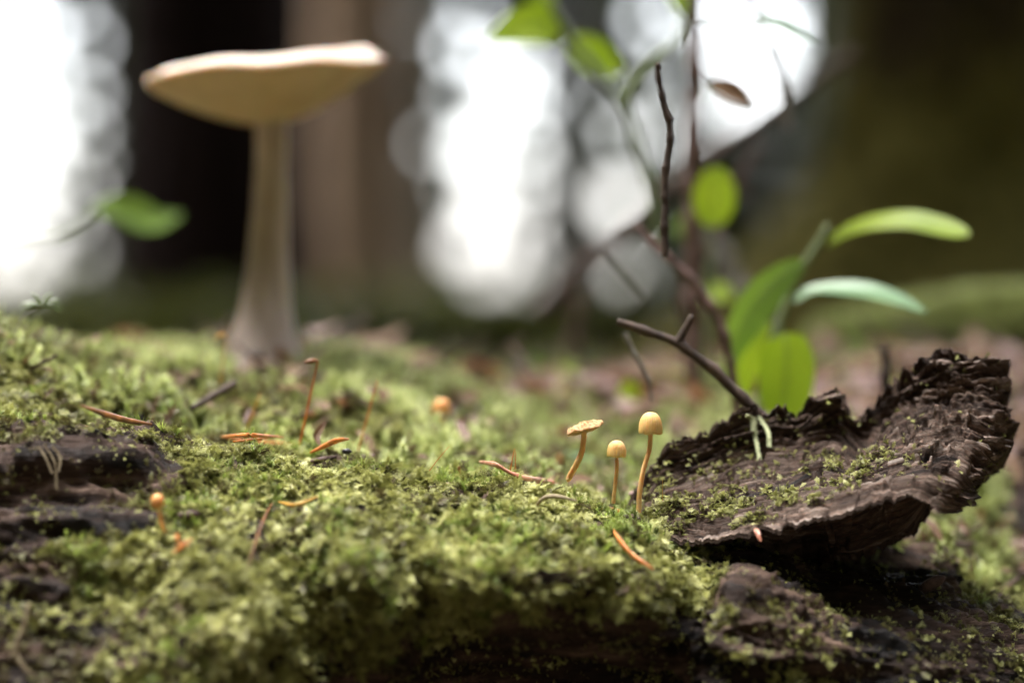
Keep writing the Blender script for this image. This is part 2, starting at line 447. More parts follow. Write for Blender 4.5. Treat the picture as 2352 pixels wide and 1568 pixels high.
# ------------------------------------------------------------------ fallen log
# cross-sections read column by column: image column -> (depth, image row) from the back of the log to under its front
COLS = [
    (-700, [(1.10, 1150), (0.95, 850), (0.82, 760), (0.76, 800), (0.71, 950), (0.68, 1040), (0.655, 1200), (0.645, 1400), (0.645, 1600), (0.66, 1900)]),
    (-150, [(1.10, 1100), (0.95, 850), (0.84, 760), (0.765, 745), (0.725, 880), (0.685, 1020), (0.66, 1180), (0.65, 1380), (0.645, 1560), (0.66, 1850)]),
    (0, [(1.10, 1060), (0.97, 840), (0.86, 790), (0.77, 775), (0.73, 885), (0.69, 1015), (0.668, 1130), (0.652, 1330), (0.638, 1540), (0.625, 1850)]),
    (150, [(1.10, 1020), (0.98, 830), (0.88, 790), (0.785, 820), (0.735, 920), (0.695, 1000), (0.672, 1100), (0.652, 1300), (0.638, 1520), (0.625, 1850)]),
    (330, [(1.12, 980), (1.0, 800), (0.9, 785), (0.80, 850), (0.755, 955), (0.725, 985), (0.69, 1040), (0.674, 1100), (0.65, 1290), (0.635, 1500), (0.622, 1850)]),
    (600, [(1.12, 950), (1.02, 795), (0.9, 795), (0.81, 870), (0.76, 985), (0.735, 1035), (0.705, 1030), (0.672, 1140), (0.645, 1300), (0.634, 1460), (0.645, 1850)]),
    (850, [(1.12, 950), (1.02, 800), (0.9, 810), (0.81, 895), (0.765, 1010), (0.735, 1070), (0.705, 1058), (0.67, 1160), (0.641, 1310), (0.640, 1430), (0.73, 1850)]),
    (1050, [(1.10, 980), (1.0, 840), (0.89, 870), (0.80, 970), (0.765, 1040), (0.738, 1095), (0.705, 1090), (0.67, 1190), (0.643, 1305), (0.655, 1395), (0.78, 1850)]),
    (1300, [(1.05, 880), (0.95, 915), (0.87, 985), (0.80, 1068), (0.765, 1112), (0.735, 1132), (0.705, 1124), (0.674, 1210), (0.648, 1320), (0.658, 1410), (0.77, 1850)]),
    (1500, [(1.05, 850), (0.95, 910), (0.87, 1010), (0.81, 1095), (0.76, 1160), (0.715, 1172), (0.695, 1195), (0.675, 1255), (0.655, 1350), (0.665, 1440), (0.74, 1850)]),
    (1650, [(1.05, 840), (0.95, 895), (0.87, 990), (0.81, 1110), (0.76, 1220), (0.715, 1245), (0.695, 1275), (0.678, 1320), (0.663, 1400), (0.66, 1500), (0.68, 1850)]),
    (1900, [(1.05, 830), (0.95, 885), (0.87, 980), (0.81, 1130), (0.765, 1235), (0.735, 1295), (0.705, 1340), (0.685, 1380), (0.67, 1450), (0.665, 1540), (0.67, 1850)]),
    (2150, [(1.05, 830), (0.95, 900), (0.88, 1010), (0.82, 1160), (0.775, 1235), (0.74, 1310), (0.708, 1370), (0.69, 1420), (0.675, 1490), (0.67, 1580), (0.675, 1850)]),
    (2400, [(1.05, 850), (0.95, 940), (0.88, 1080), (0.82, 1260), (0.78, 1400), (0.73, 1430), (0.715, 1460), (0.70, 1500), (0.69, 1570), (0.685, 1650), (0.69, 1900)]),
    (2700, [(1.05, 900), (0.95, 1010), (0.88, 1200), (0.82, 1400), (0.79, 1540), (0.75, 1580), (0.735, 1620), (0.72, 1670), (0.71, 1740), (0.70, 1800), (0.70, 1950)]),
    (3100, [(0.90, 1850), (0.85, 1840), (0.81, 1830), (0.79, 1830), (0.77, 1840), (0.76, 1860), (0.75, 1880), (0.74, 1900), (0.73, 1930), (0.72, 1990)]),
]
NU, NV = 760, 420


def hermite_cols(uc, vals, u):
    """smooth interpolation of per-column rows over u (non-uniform Catmull-Rom, monotone-ish)"""
    uc = np.asarray(uc, float); vals = np.asarray(vals, float)
    m = np.gradient(vals, uc, axis=0)
    i = np.clip(np.searchsorted(uc, u, side='right') - 1, 0, len(uc) - 2)
    h = (uc[i + 1] - uc[i])
    t = (u - uc[i]) / h
    t = t.reshape((-1,) + (1,) * (vals.ndim - 1)); h = h.reshape(t.shape)
    h00 = 2 * t ** 3 - 3 * t ** 2 + 1; h10 = t ** 3 - 2 * t ** 2 + t; h01 = -2 * t ** 3 + 3 * t ** 2; h11 = t ** 3 - t ** 2
    return h00 * vals[i] + h10 * h * m[i] + h01 * vals[i + 1] + h11 * h * m[i + 1]


def build_log_grid():
    rows = []
    for u, prof in COLS:
        low = 38 * (1 - float(sstep(1050, 1450, u)))          # the tall moss stands that much above the wood at the back
        w = Pn(np.full(len(prof), float(u)), [p[1] + low * float(sstep(.745, .86, p[0])) for p in prof], [p[0] for p in prof])
        rows.append(spline(w, 48))
    rows = np.array(rows)                                   # columns x 48 x 3
    uu = np.linspace(-700, 3100, NU)
    G = hermite_cols([c[0] for c in COLS], rows, uu)        # NU x 48 x 3
    x_ = np.linspace(0, 1, NV); t = 47 * np.where(x_ < 0.25, x_ * 1.9, 0.475 + (x_ - 0.25) * 0.7); i = np.clip(t.astype(int), 0, 46); f = (t - i)[None, :, None]
    return G[:, i] * (1 - f) + G[:, i + 1] * f


def grid_normals(G):
    n = np.cross(np.gradient(G, axis=1), np.gradient(G, axis=0))
    n /= np.linalg.norm(n, axis=-1)[..., None] + 1e-12
    return n


BARE = [  # bare or thinly mossed wood: (u, v, ru, rv, how bare)
    (180, 1050, 235, 64, 1.0), (120, 1170, 250, 110, 0.96), (60, 1330, 150, 80, 0.85), (330, 1110, 70, 60, 0.8),
    (60, 1480, 190, 150, 0.72), (330, 1480, 200, 120, 0.5),
    (1330, 1580, 560, 190, 1.0), (900, 1580, 200, 80, 0.9), (1700, 1300, 90, 60, 0.55), (1930, 1310, 330, 115, 1.0), (2050, 1480, 430, 140, 0.86), (1760, 1430, 120, 80, 0.6),
    (2300, 1430, 220, 90, 0.6), (1500, 1470, 200, 40, 0.7),
]


def moss_cover(p):
    u, v, D = to_px(p)
    c = np.ones_like(u)
    wob = fbm(p * 70, 3, 21) * 0.35
    for (bu, bv, ru, rv, k) in BARE:
        d = np.sqrt(((u - bu) / ru) ** 2 + ((v - bv) / rv) ** 2) + wob
        c = np.minimum(c, 1 - k * (1 - sstep(0.75, 1.15, d)))
    return c


LOG = build_log_grid()
_n = grid_normals(LOG)
if _n[NU // 3, NV // 2, 2] < 0:
    _n = -_n
_cov = moss_cover(LOG)
_fl = sstep(0.0, 0.25, np.linspace(0, 1, NV))[None, :]
lump = (0.0026 * fbm(LOG * 38, 3, 1) + 0.002 * fbm(LOG * 110, 2, 4) + 0.0022 * noise(LOG * 240, 8)) * _cov
q = LOG * np.array([45, 150, 190]); q[..., 2] += LOG[..., 0] * 40
wood = (0.0035 * ridged(q * 0.45, 4, 9) + 0.0013 * ridged(q * np.array([0.8, 1.6, 1.9]), 3, 12) + 0.0006 * ridged(q * np.array([1.6, 4.0, 5.0]), 2, 13)) * (1 - _cov)
_pu, _pv, _ = to_px(LOG)
_w = _pv + 14 * noise(np.stack([_pu / 120, 0 * _pu, 0 * _pu + 3], -1), 6) + (_pu - 190) * 0.06
_left = 1 - sstep(330, 400, _pu)
wood += _left * (0.0045 * sstep(1005, 1030, _w) * (1 - sstep(1078, 1092, _w)) - 0.0035 * sstep(1085, 1100, _w) * (1 - sstep(1130, 1170, _w)) + 0.003 * sstep(1240, 1256, _w) * (1 - sstep(1300, 1310, _w)))
wood -= 0.004 * (1 - _cov)
LOG = LOG + _n * (lump + wood - 0.0034 * _cov)[..., None]
LOGN = grid_normals(LOG)
if LOGN[NU // 3, NV // 2, 2] < 0:
    LOGN = -LOGN
fallen_log = thing("fallen_log", P(1176, 1300, 0.75), "rotting dark brown fallen log covered in moss, with a broken wood slab rising from it", "log")
mobj("trunk", LOG.reshape(-1, 3), grid_faces(NU, NV), M['log'], fallen_log)


def surf(u, v):
    """point of the log's surface seen at photo pixel (u, v), first hit from the camera"""
    pu, pv, D = to_px(LOG)
    d2 = (pu - u) ** 2 + (pv - v) ** 2
    idx = np.argsort(d2.ravel())[:12]
    k = idx[np.argmin(D.ravel()[idx] + d2.ravel()[idx] * 1e-5)]
    return Vector(LOG.reshape(-1, 3)[k]), float(D.ravel()[k])


def surf_lift(u, v, h):
    """the point at that pixel lying h metres clear of the surface"""
    pu, pv, D = to_px(LOG)
    k = np.argmin((pu - u) ** 2 + (pv - v) ** 2 + np.where(D > 0.752, 1e6, 0))      # the near crest, not the slope behind it
    p = LOG.reshape(-1, 3)[k]; n = LOGN.reshape(-1, 3)[k]
    vd = np.array([0, 0, CAM_Z]) - p; vd /= np.linalg.norm(vd)
    return Vector(p), float(D.ravel()[k]) - h / max(0.3, float(vd @ n))


# the broken slab of wood: a hollow plate with its grain running from low at one end to its raised broken end
def build_slab():
    nu, nv = 460, 200
    s = np.linspace(0, 1, nu)
    rails = [
        [(1430, 1215, 0.700), (1560, 1246, 0.690), (1700, 1233, 0.684), (1850, 1198, 0.678), (1960, 1170, 0.676), (2080, 1143, 0.677), (2150, 1168, 0.681), (2190, 1160, 0.688)],
        [(1430, 1190, 0.706), (1570, 1205, 0.700), (1720, 1185, 0.698), (1860, 1148, 0.697), (1980, 1108, 0.697), (2100, 1082, 0.697), (2200, 1078, 0.697), (2268, 1065, 0.700)],
        [(1430, 1160, 0.718), (1550, 1112, 0.722), (1710, 1062, 0.728), (1850, 1032, 0.730), (1960, 1012, 0.733), (2090, 962, 0.730), (2200, 925, 0.723), (2314, 932, 0.716)],
        [(1430, 1140, 0.724), (1510, 1068, 0.728), (1690, 958, 0.733), (1830, 946, 0.735), (1905, 888, 0.735), (1975, 958, 0.741), (2090, 868, 0.736), (2190, 812, 0.730), (2285, 830, 0.722)],
    ]
    R = np.array([spline(np.array(r, float) * np.array([1, 1, 1000]), nu) / np.array([1, 1, 1000]) for r in rails])     # 4 x nu x 3
    tt = np.linspace(0, 1, nv)
    pxs = np.empty((nu, nv, 3))
    for k in range(nu):
        pxs[k] = spline(R[:, k] * np.array([1, 1, 1000]), nv) / np.array([1, 1, 1000])
    S = s[:, None] * np.ones((1, nv)); T = np.ones((nu, 1)) * tt[None, :]
    pxs[..., 2] += 0.014 * np.clip((S - 0.93) / 0.07, 0, 1) ** 2
    G = Pn(pxs[..., 0], pxs[..., 1], pxs[..., 2])
    G[..., 2] -= 0.012 * (1 - sstep(0, .14, S)) * sstep(.1, .4, T)          # the low end sinks into the moss
    n = grid_normals(G)
    if n[nu // 2, nv // 2, 2] < 0:
        n = -n
    wob = fbm(np.stack([S * 3, T * 2.5, 0 * S], -1), 3, 31)
    g = np.stack([S * 2.6, T * 24 + 1.6 * wob, 0 * S], -1)
    h = 0.0008 * ridged(g * np.array([.35, .5, 1]), 2, 33) + 0.0009 * ridged(g * np.array([.8, 1.7, 1]), 3, 35) + 0.0005 * ridged(g * np.array([2, 4.2, 1]), 2, 37)
    # ledges where layers of wood have split off along the grain
    lay = T * 7.5 + 1.1 * fbm(np.stack([S * 3.0, T * 2, 0 * S + 1], -1), 2, 39) + 0.9 * np.round(2 * noise(np.stack([S * 9, T * 5, 0 * S + 3], -1), 40)) / 2
    saw = lay - np.floor(lay)
    h += 0.0034 * (saw * (1 - sstep(0.93, 1.0, saw)) - 0.4)
    # short cross breaks and crumbling towards the broken end
    brk = noise(np.stack([S * 26, T * 7, 0 * S + 7], -1), 43)
    h -= 0.0016 * sstep(0.42, 0.62, brk)
    crum = sstep(0.55, 0.85, S) * sstep(0.15, 0.5, T)
    h += crum * (0.0022 * fbm(G * 170, 4, 45) + 0.0011 * ridged(G * 330, 2, 46))
    h *= 0.3 + 0.7 * sstep(0.0, 0.10, T)
    # splintered hollow behind the knob
    h -= 0.006 * np.exp(-(((S - 0.63) / 0.05) ** 2 + ((T - 0.78) / 0.2) ** 2))
    h += 0.0035 * np.exp(-(((S - 0.545) / 0.02) ** 2 + ((T - 0.97) / 0.12) ** 2))
    G = G + n * h[..., None]
    tear = np.round(fbm(np.stack([S * 16, 0 * S, 0 * S + 2], -1), 3, 61) * 3) / 3
    fine = fbm(np.stack([S * 60, 0 * S, 0 * S + 5], -1), 3, 62)
    G[..., 2] += (0.0010 * tear + 0.0004 * fine) * np.exp(-T * 22) + (0.0022 * tear + 0.0011 * fine) * np.exp(-(1 - T) * 16)
    G[..., 0] += 0.0035 * sstep(.9, 1, S) * fbm(np.stack([T * 9, 0 * S, 0 * S], -1), 4, 71)
    # the mass below: a thin overhanging lip, then solid wood down into the log
    end = 1 - 0.72 * sstep(0.80, 0.93, S)
    dz = np.interp(T, [0, .015, .09, .20, .5, 1], [.0010, .0018, .0045, .017, .024, .020]) * end * sstep(-0.05, 0.2, S)
    dy = np.interp(T, [0, .02, .09, .20, .5, 1], [0.0, .004, .020, .022, .014, .004])
    rough = 0.0016 * ridged(g * 0.8 + 9, 3, 81) * sstep(0.02, .12, T)
    Bt = G.copy()
    Bt[..., 2] -= dz + np.abs(rough) * .5
    Bt[..., 1] += dy + rough
    V = np.concatenate([G.reshape(-1, 3), Bt.reshape(-1, 3)])
    F = grid_faces(nu, nv); N1 = nu * nv
    Fb = F[:, ::-1] + N1
    idx = np.arange(N1).reshape(nu, nv)
    sides = []
    for loop in (idx[:, 0], idx[:, -1], idx[0, :], idx[-1, :]):
        a, b = loop[:-1], loop[1:]
        sides.append(np.stack([a, b, b + N1, a + N1], -1))
    F = np.concatenate([F, Fb] + sides)
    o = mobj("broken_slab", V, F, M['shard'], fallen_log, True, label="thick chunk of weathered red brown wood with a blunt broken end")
    gr = np.stack([S * 3.0, T * 30 + 1.6 * wob + lay, h * 260], -1).reshape(-1, 3)
    at = o.data.attributes.new("grain", 'FLOAT_VECTOR', 'POINT')
    at.data.foreach_set("vector", np.concatenate([gr, gr + np.array([0, 7.3, 2.0])]).astype(np.float32).ravel())
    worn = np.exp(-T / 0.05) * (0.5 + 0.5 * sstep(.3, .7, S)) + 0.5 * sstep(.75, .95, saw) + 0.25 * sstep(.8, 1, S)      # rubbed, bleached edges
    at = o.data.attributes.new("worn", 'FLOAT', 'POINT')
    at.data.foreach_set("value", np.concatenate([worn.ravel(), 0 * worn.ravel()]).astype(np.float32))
    return G, n


SLAB, SLABN = build_slab()


def slab_depth(u, v):
    pu, pv, D = to_px(SLAB)
    return float(D.ravel()[np.argmin((pu - u) ** 2 + (pv - v) ** 2)])


# ------------------------------------------------------------------ moss shoots
def leaf_strip(base, d, up, length, width, curl=0.0, seg=1):
    """pointed moss leaf; returns verts, faces"""
    d = d / np.linalg.norm(d); side = np.cross(d, up); side /= np.linalg.norm(side) + 1e-9
    nrm = np.cross(side, d)
    V = [base - side * width * 0.25, base + side * width * 0.25]
    F = []
    for k in range(1, seg + 1):
        f = k / (seg + 1)
        c = base + d * length * f + nrm * (curl * length * f * f) 
        w = width * 0.5 * (1 if k == 1 else 1 - 0.75 * (f))
        V += [c - side * w + nrm * 0.12 * width, c + side * w + nrm * 0.12 * width]
        a = 2 * (k - 1)
        F.append((a, a + 1, a + 3, a + 2))
    V.append(base + d * length + nrm * curl * length)
    a = 2 * seg
    F.append((a, a + 1, a + 2))
    return np.array(V), F


def frond(rs, L=0.0055, leaf=0.0011, n=13, branches=3, droop=0.25):
    mb = MB()
    r = np.random.default_rng(rs)

    def shoot(p0, d0, length, n, leaf):
        up = np.array([0, 0, 1.0])
        p = p0.copy(); d = d0 / np.linalg.norm(d0)
        bend = r.normal(0, 0.25, 3)
        pts = []
        for k in range(n):
            f = k / n
            d = d + (bend * 0.12 + np.array([0, 0, -droop * 0.12])); d /= np.linalg.norm(d)
            p = p + d * (length / n)
            pts.append((p.copy(), d.copy()))
            side = np.cross(d, up); side /= np.linalg.norm(side) + 1e-9
            nn = np.cross(side, d)
            sz = leaf * (0.75 + 0.35 * math.sin(math.pi * (0.15 + 0.8 * f))) * r.uniform(0.8, 1.15)
            for sgn in (-1, 1):
                ld = d * r.uniform(0.5, 0.9) + side * sgn * r.uniform(0.75, 1.0) + nn * r.uniform(0.05, 0.45)
                mb.add(*leaf_strip(p, ld, nn, sz, sz * 0.42, -0.25))
            if k % 2 == 0:
                ld = d * 0.9 + nn * r.uniform(0.4, 0.8) + side * r.uniform(-.3, .3)
                mb.add(*leaf_strip(p, ld, side, sz * 0.9, sz * 0.5, 0.2))
        return pts

    pts = shoot(np.zeros(3), np.array([1.0, 0, 0.35]), L, n, leaf)
    for b in range(branches):
        k = int((b + 1) / (branches + 1.5) * n) + 1
        p, d = pts[min(k, n - 1)]
        for sgn in (-1, 1):
            if r.random() < 0.85:
                side = np.array([-d[1], d[0], 0]) * sgn
                shoot(p, d * 0.7 + side * 0.9 + np.array([0, 0, r.uniform(-.1, .35)]), L * r.uniform(0.22, 0.42), 6, leaf * 0.75)
    return mb


def tuft(rs, n=26, L=0.005, w=0.00045, spread=0.7):
    mb = MB(); r = np.random.default_rng(rs)
    for k in range(n):
        a = r.uniform(0, 2 * np.pi); e = r.uniform(0.15, 1.0) * spread
        d = np.array([math.cos(a) * math.sin(e), math.sin(a) * math.sin(e), math.cos(e)])
        up = np.array([-math.cos(a), -math.sin(a), 0.4])
        b = np.array([math.cos(a), math.sin(a), 0]) * 0.0003 + np.array([0, 0, r.uniform(0, L * 0.35)])
        mb.add(*leaf_strip(b, d, up, L * r.uniform(0.6, 1.1), w * r.uniform(0.7, 1.3), -0.3, 3))
    return mb


def upright(rs, L=0.0045, n=22, leaf=0.0013):
    mb = MB(); r = np.random.default_rng(rs)
    lean = r.normal(0, 0.15, 2)
    for k in range(n):
        f = k / n
        a = k * 2.4 + r.normal(0, .2)
        p = np.array([lean[0] * f * f * L, lean[1] * f * f * L, f * L])
        e = 1.05 - 0.75 * f
        d = np.array([math.cos(a) * math.sin(e), math.sin(a) * math.sin(e), math.cos(e)])
        mb.add(*leaf_strip(p, d, np.array([-math.cos(a), -math.sin(a), 1.0]), leaf * r.uniform(.8, 1.2), leaf * 0.42, -0.25, 1))
    return mb


def proto_collection(name, builders, mat):
    c = bpy.data.collections.new(name)
    for i, mb in enumerate(builders):
        me = mesh_data(f"{name}_{i:02d}", np.concatenate(mb.V), mb.F, mat, False)
        V = np.concatenate(mb.V); k = len(mb.V[0])
        pat = np.concatenate([np.repeat(np.arange(k // 2) / (k / 2), 2), [1.0]])
        d = np.linalg.norm(V, axis=1); d = d / d.max()
        at = me.attributes.new("tip", 'FLOAT', 'POINT')
        at.data.foreach_set("value", (0.5 * np.tile(pat, len(V) // k) + 0.5 * d).astype(np.float32))
        c.objects.link(bpy.data.objects.new(f"{name}_{i:02d}", me))
    return c


FR = proto_collection("frond_shoot", [frond(1, 0.0065, 0.00085, 20, 5), frond(2, 0.0075, 0.0008, 22, 6), frond(3, 0.005, 0.0009, 15, 4), frond(4, 0.006, 0.0008, 18, 5, 0.6), frond(5, 0.004, 0.0009, 12, 2, -0.2), upright(6, 0.0045, 26, 0.0011), upright(7, 0.0035, 20, 0.0012)], M['moss'])
TU = proto_collection("tuft_shoot", [tuft(11), tuft(12, 32, 0.006, 0.0005, 0.9), tuft(13, 20, 0.0045, 0.0006, 0.6), upright(14, 0.005, 26, 0.0018)], M['tuft'])
FM = proto_collection("far_moss_shoot", [frond(21, 0.008, 0.0018, 11, 3), frond(22, 0.007, 0.002, 9, 2), upright(23, 0.009, 22, 0.003), upright(24, 0.007, 18, 0.003), tuft(25, 22, 0.010, 0.0008, 0.7)], M['farmoss'])


def gn_scatter(name, pts, rots, scl, pid, tint, coll, **props):
    me = bpy.data.meshes.new(name)
    n = len(pts)
    me.vertices.add(n); me.vertices.foreach_set("co", np.asarray(pts, np.float32).ravel())
    a = me.attributes.new("rot", 'FLOAT_VECTOR', 'POINT'); a.data.foreach_set("vector", np.asarray(rots, np.float32).ravel())
    a = me.attributes.new("scl", 'FLOAT', 'POINT'); a.data.foreach_set("value", np.asarray(scl, np.float32))
    a = me.attributes.new("pid", 'INT', 'POINT'); a.data.foreach_set("value", np.asarray(pid, np.int32))
    a = me.attributes.new("tint", 'FLOAT', 'POINT'); a.data.foreach_set("value", np.asarray(tint, np.float32))
    o = link(name, me, None, **props)
    g = bpy.data.node_groups.new(name + "_scatter", 'GeometryNodeTree')
    g.interface.new_socket("Geometry", in_out='INPUT', socket_type='NodeSocketGeometry')
    g.interface.new_socket("Geometry", in_out='OUTPUT', socket_type='NodeSocketGeometry')
    N, L = g.nodes, g.links
    gi, go = N.new("NodeGroupInput"), N.new("NodeGroupOutput")
    ci = N.new("GeometryNodeCollectionInfo"); ci.inputs["Collection"].default_value = coll
    ci.inputs["Separate Children"].default_value = True; ci.inputs["Reset Children"].default_value = True
    ip = N.new("GeometryNodeInstanceOnPoints")
    mp = N.new("GeometryNodeMeshToPoints")
    L.new(gi.outputs[0], mp.inputs["Mesh"]); L.new(mp.outputs[0], ip.inputs["Points"]); L.new(ci.outputs[0], ip.inputs["Instance"])
    ip.inputs["Pick Instance"].default_value = True

    def attr(nm, ty):
        x = N.new("GeometryNodeInputNamedAttribute"); x.data_type = ty; x.inputs["Name"].default_value = nm
        return x.outputs["Attribute"]
    e2r = N.new("FunctionNodeEulerToRotation")
    L.new(attr("rot", 'FLOAT_VECTOR'), e2r.inputs[0]); L.new(e2r.outputs[0], ip.inputs["Rotation"])
    L.new(attr("scl", 'FLOAT'), ip.inputs["Scale"]); L.new(attr("pid", 'INT'), ip.inputs["Instance Index"])
    L.new(ip.outputs[0], go.inputs[0])
    md = o.modifiers.new("scatter", 'NODES'); md.node_group = g
    return o


def eulers(X, Z):
    X = X / np.linalg.norm(X, axis=1)[:, None]
    Y = np.cross(Z, X); Y /= np.linalg.norm(Y, axis=1)[:, None] + 1e-12
    Z = np.cross(X, Y)
    # R columns X,Y,Z ; XYZ euler
    ry = -np.arcsin(np.clip(X[:, 2], -1, 1))
    rx = np.arctan2(Y[:, 2], Z[:, 2])
    rz = np.arctan2(X[:, 1], X[:, 0])
    return np.stack([rx, ry, rz], 1)


def sample_grid(G, Nn, dens, n, rng):
    """n random points on a grid surface, weighted by area x density"""
    a = G[:-1, :-1]; b = G[1:, :-1]; c = G[:-1, 1:]
    area = np.linalg.norm(np.cross(b - a, c - a), axis=-1)
    w = (area * dens[:-1, :-1]).ravel(); w = w / w.sum()
    k = rng.choice(len(w), n, p=w)
    i, j = np.divmod(k, G.shape[1] - 1)
    fu, fv = rng.random(n)[:, None], rng.random(n)[:, None]
    p = G[i, j] * (1 - fu) * (1 - fv) + G[i + 1, j] * fu * (1 - fv) + G[i, j + 1] * (1 - fu) * fv + G[i + 1, j + 1] * fu * fv
    return p, Nn[i, j]


def lay_dir(n, rng, tilt=(0.1, 0.9), down=0.5):
    """shoot direction: along the surface, drooping downhill, tilted off it"""
    r = rng.normal(size=n.shape); t = r - n * (r * n).sum(1)[:, None]
    t /= np.linalg.norm(t, axis=1)[:, None]
    g = np.array([0, -0.35, -1.0]) ; gt = g - n * (n @ g)[:, None]
    t = t + gt * down; t /= np.linalg.norm(t, axis=1)[:, None] + 1e-9
    a = rng.uniform(*tilt, size=len(n))[:, None]
    return t * np.cos(a) + n * np.sin(a)


CLEAR = []          # things lying on the moss press it down


def scatter_moss():
    rng = np.random.default_rng(5)
    pu, pv, D = to_px(LOG)
    cov = moss_cover(LOG)
    view = ((pu > -260) & (pu < 2620) & (pv < 1750)).astype(float)
    crust = np.where(noise(LOG * 120, 77) > 0.12, 1.0, 0.25)
    clump = (0.35 + 0.9 * sstep(-0.35, 0.35, fbm(LOG * 95, 2, 14))) * (0.06 + sstep(-0.3, 0.2, noise(LOG * 240, 8)))
    near = 1 - sstep(0.755, 0.83, D)
    dens = (sstep(0.05, 0.75, cov) * clump + 0.08 * (1 - cov) * crust) * view * near + 1e-9
    n = 130000
    p, nn = sample_grid(LOG, LOGN, dens, n, rng)
    d = lay_dir(nn, rng, (0.0, 0.75), 0.5)
    pid = rng.choice(7, n, p=[.2, .2, .17, .17, .12, .08, .06])
    up = pid >= 5
    d[up] = lay_dir(nn[up], rng, (1.1, 1.5), 0.1)
    # upright prototypes grow along their own Z: swap axes
    X = d.copy(); Z = nn + rng.normal(0, .2, nn.shape)
    uX = np.cross(d[up], rng.normal(size=d[up].shape)); X[up] = uX; Z[up] = d[up]
    c = moss_cover(p)
    scl = np.where(rng.random(n) < 0.08, rng.uniform(0.55, 0.8, n), rng.uniform(0.25, 0.55, n)) * (0.5 + 0.5 * c)
    uu, vv, _ = to_px(p)
    tint = np.clip(0.47 + 0.42 * fbm(p * 55, 3, 90) + 0.25 * noise(p * 240, 8) + rng.normal(0, 0.15, n) - 0.22 * (1 - c), 0, 1)
    tint -= 0.10 * (1 - sstep(200, 420, uu))                # older, olive moss at that end
    cl = np.array([tuple(q) for q in CLEAR]); cu, cv, _ = to_px(cl)
    for k in range(0, n, 4000):
        e = slice(k, k + 4000)
        dd = np.sqrt(((p[e, None] - cl[None]) ** 2).sum(-1)).min(1)
        dp = np.hypot(uu[e, None] - cu[None], (vv[e, None] - 8 - cv[None]) * .8).min(1)
        scl[e] *= np.minimum(0.4 + 0.6 * sstep(.0015, .0045, dd), 0.45 + 0.55 * sstep(9, 20, dp))
    for (fu, fv) in ((1467, 1172), (1410, 1146), (1308, 1090)):       # the toadstools' feet stay clear
        m_ = (np.abs(uu - fu) < 20) & (vv > fv - 14) & (vv < fv + 34)
        scl[m_] *= 0.4
    brown = rng.random(n) < 0.04 + 0.35 * sstep(0.25, 0.5, fbm(p * 60, 2, 140))
    tint[brown] = rng.uniform(0, 0.15, brown.sum())
    gn_scatter("moss", p + nn * 0.0002, eulers(X, Z), scl, pid, np.clip(tint, 0, 1), FR, kind="stuff",
               label="pale green feathery moss blanketing the rotting log", category="moss")
    # spiky green tufts pushing through
    n = 3200
    dens = sstep(0.3, 0.9, cov) * view * near * sstep(0.05, 0.35, fbm(LOG * 45, 2, 55)) + 1e-9
    p, nn = sample_grid(LOG, LOGN, dens, n, rng)
    Zd = nn + np.array([0, 0, 0.6]) + rng.normal(0, .25, nn.shape); Zd /= np.linalg.norm(Zd, axis=1)[:, None]
    X = np.cross(Zd, rng.normal(size=Zd.shape))
    gn_scatter("moss_tufts", p, eulers(X, Zd), rng.uniform(0.35, 0.75, n), rng.integers(0, 4, n), np.clip(rng.normal(.5, .2, n), 0, 1), TU, kind="stuff",
               label="small spiky green moss tufts scattered through the feathery moss", category="moss")
    # taller bright moss over the top and back of the log
    n = 26000
    far = sstep(0.73, 0.80, D)
    clump = 0.05 + sstep(-0.12, 0.3, fbm(LOG * 42, 2, 114))
    dens = far * clump * ((pu > -350) & (pu < 2300)) * (1 - 0.45 * sstep(1150, 1500, pu)) + 1e-9
    p, nn = sample_grid(LOG, LOGN, dens, n, rng)
    pid = rng.choice(5, n, p=[.25, .2, .25, .2, .1])
    d = lay_dir(nn, rng, (0.2, 1.0), 0.2)
    X = d.copy(); Z = nn + rng.normal(0, .2, nn.shape)
    up = pid >= 2
    Zd = nn[up] + np.array([0, 0, 1.0]) + rng.normal(0, .3, nn[up].shape)
    X[up] = np.cross(Zd, rng.normal(size=Zd.shape)); Z[up] = Zd / np.linalg.norm(Zd, axis=1)[:, None]
    tint = np.clip(0.55 + 0.5 * fbm(p * 30, 3, 91) + rng.normal(0, 0.13, n), 0, 1)
    tint[rng.random(n) < 0.1] = 0.05
    sc = rng.uniform(0.45, 1.0, n); uu, vv, _ = to_px(p)
    for (a0, b0, a1, b1) in ((1015, 1010, 1016, 960), (690, 1015, 706, 940), (563, 990, 590, 915), (824, 1030, 850, 930), (1310, 1088, 1338, 1030)):
        f_ = np.clip((b0 - vv) / (b0 - b1), -0.6, 1); m_ = (np.abs(uu - (a0 + (a1 - a0) * f_)) < 16) & (vv < b0 + 40) & (vv > b1)
        sc[m_] *= 0.35
    sc[(np.abs(uu - 608) < 95) & (vv > 795) & (vv < 900)] *= 0.35
    gn_scatter("tall_moss", p, eulers(X, Z), sc, pid, tint, FM, kind="stuff",
               label="taller yellow green moss over the back of the log around the large mushroom", category="moss")
    # thin moss clinging to the broken slab
    nu, nv = SLAB.shape[:2]
    S = np.linspace(0, 1, nu)[:, None] * np.ones((1, nv)); T = np.ones((nu, 1)) * np.linspace(0, 1, nv)[None]
    low = np.exp(-((T - 0.22) / 0.2) ** 2) * (1 - sstep(0.5, 0.7, S)) + 0.8 * np.exp(-(((S - 0.66) / .10) ** 2 + ((T - 0.35) / .13) ** 2)) + 0.3 * (1 - sstep(0.1, 0.4, S)) * (1 - sstep(.6, .9, T)) + 0.03
    dens = low * sstep(-0.1, 0.25, fbm(SLAB * 150, 3, 17)) * sstep(0.02, 0.05, T) + 1e-6
    n = 4200
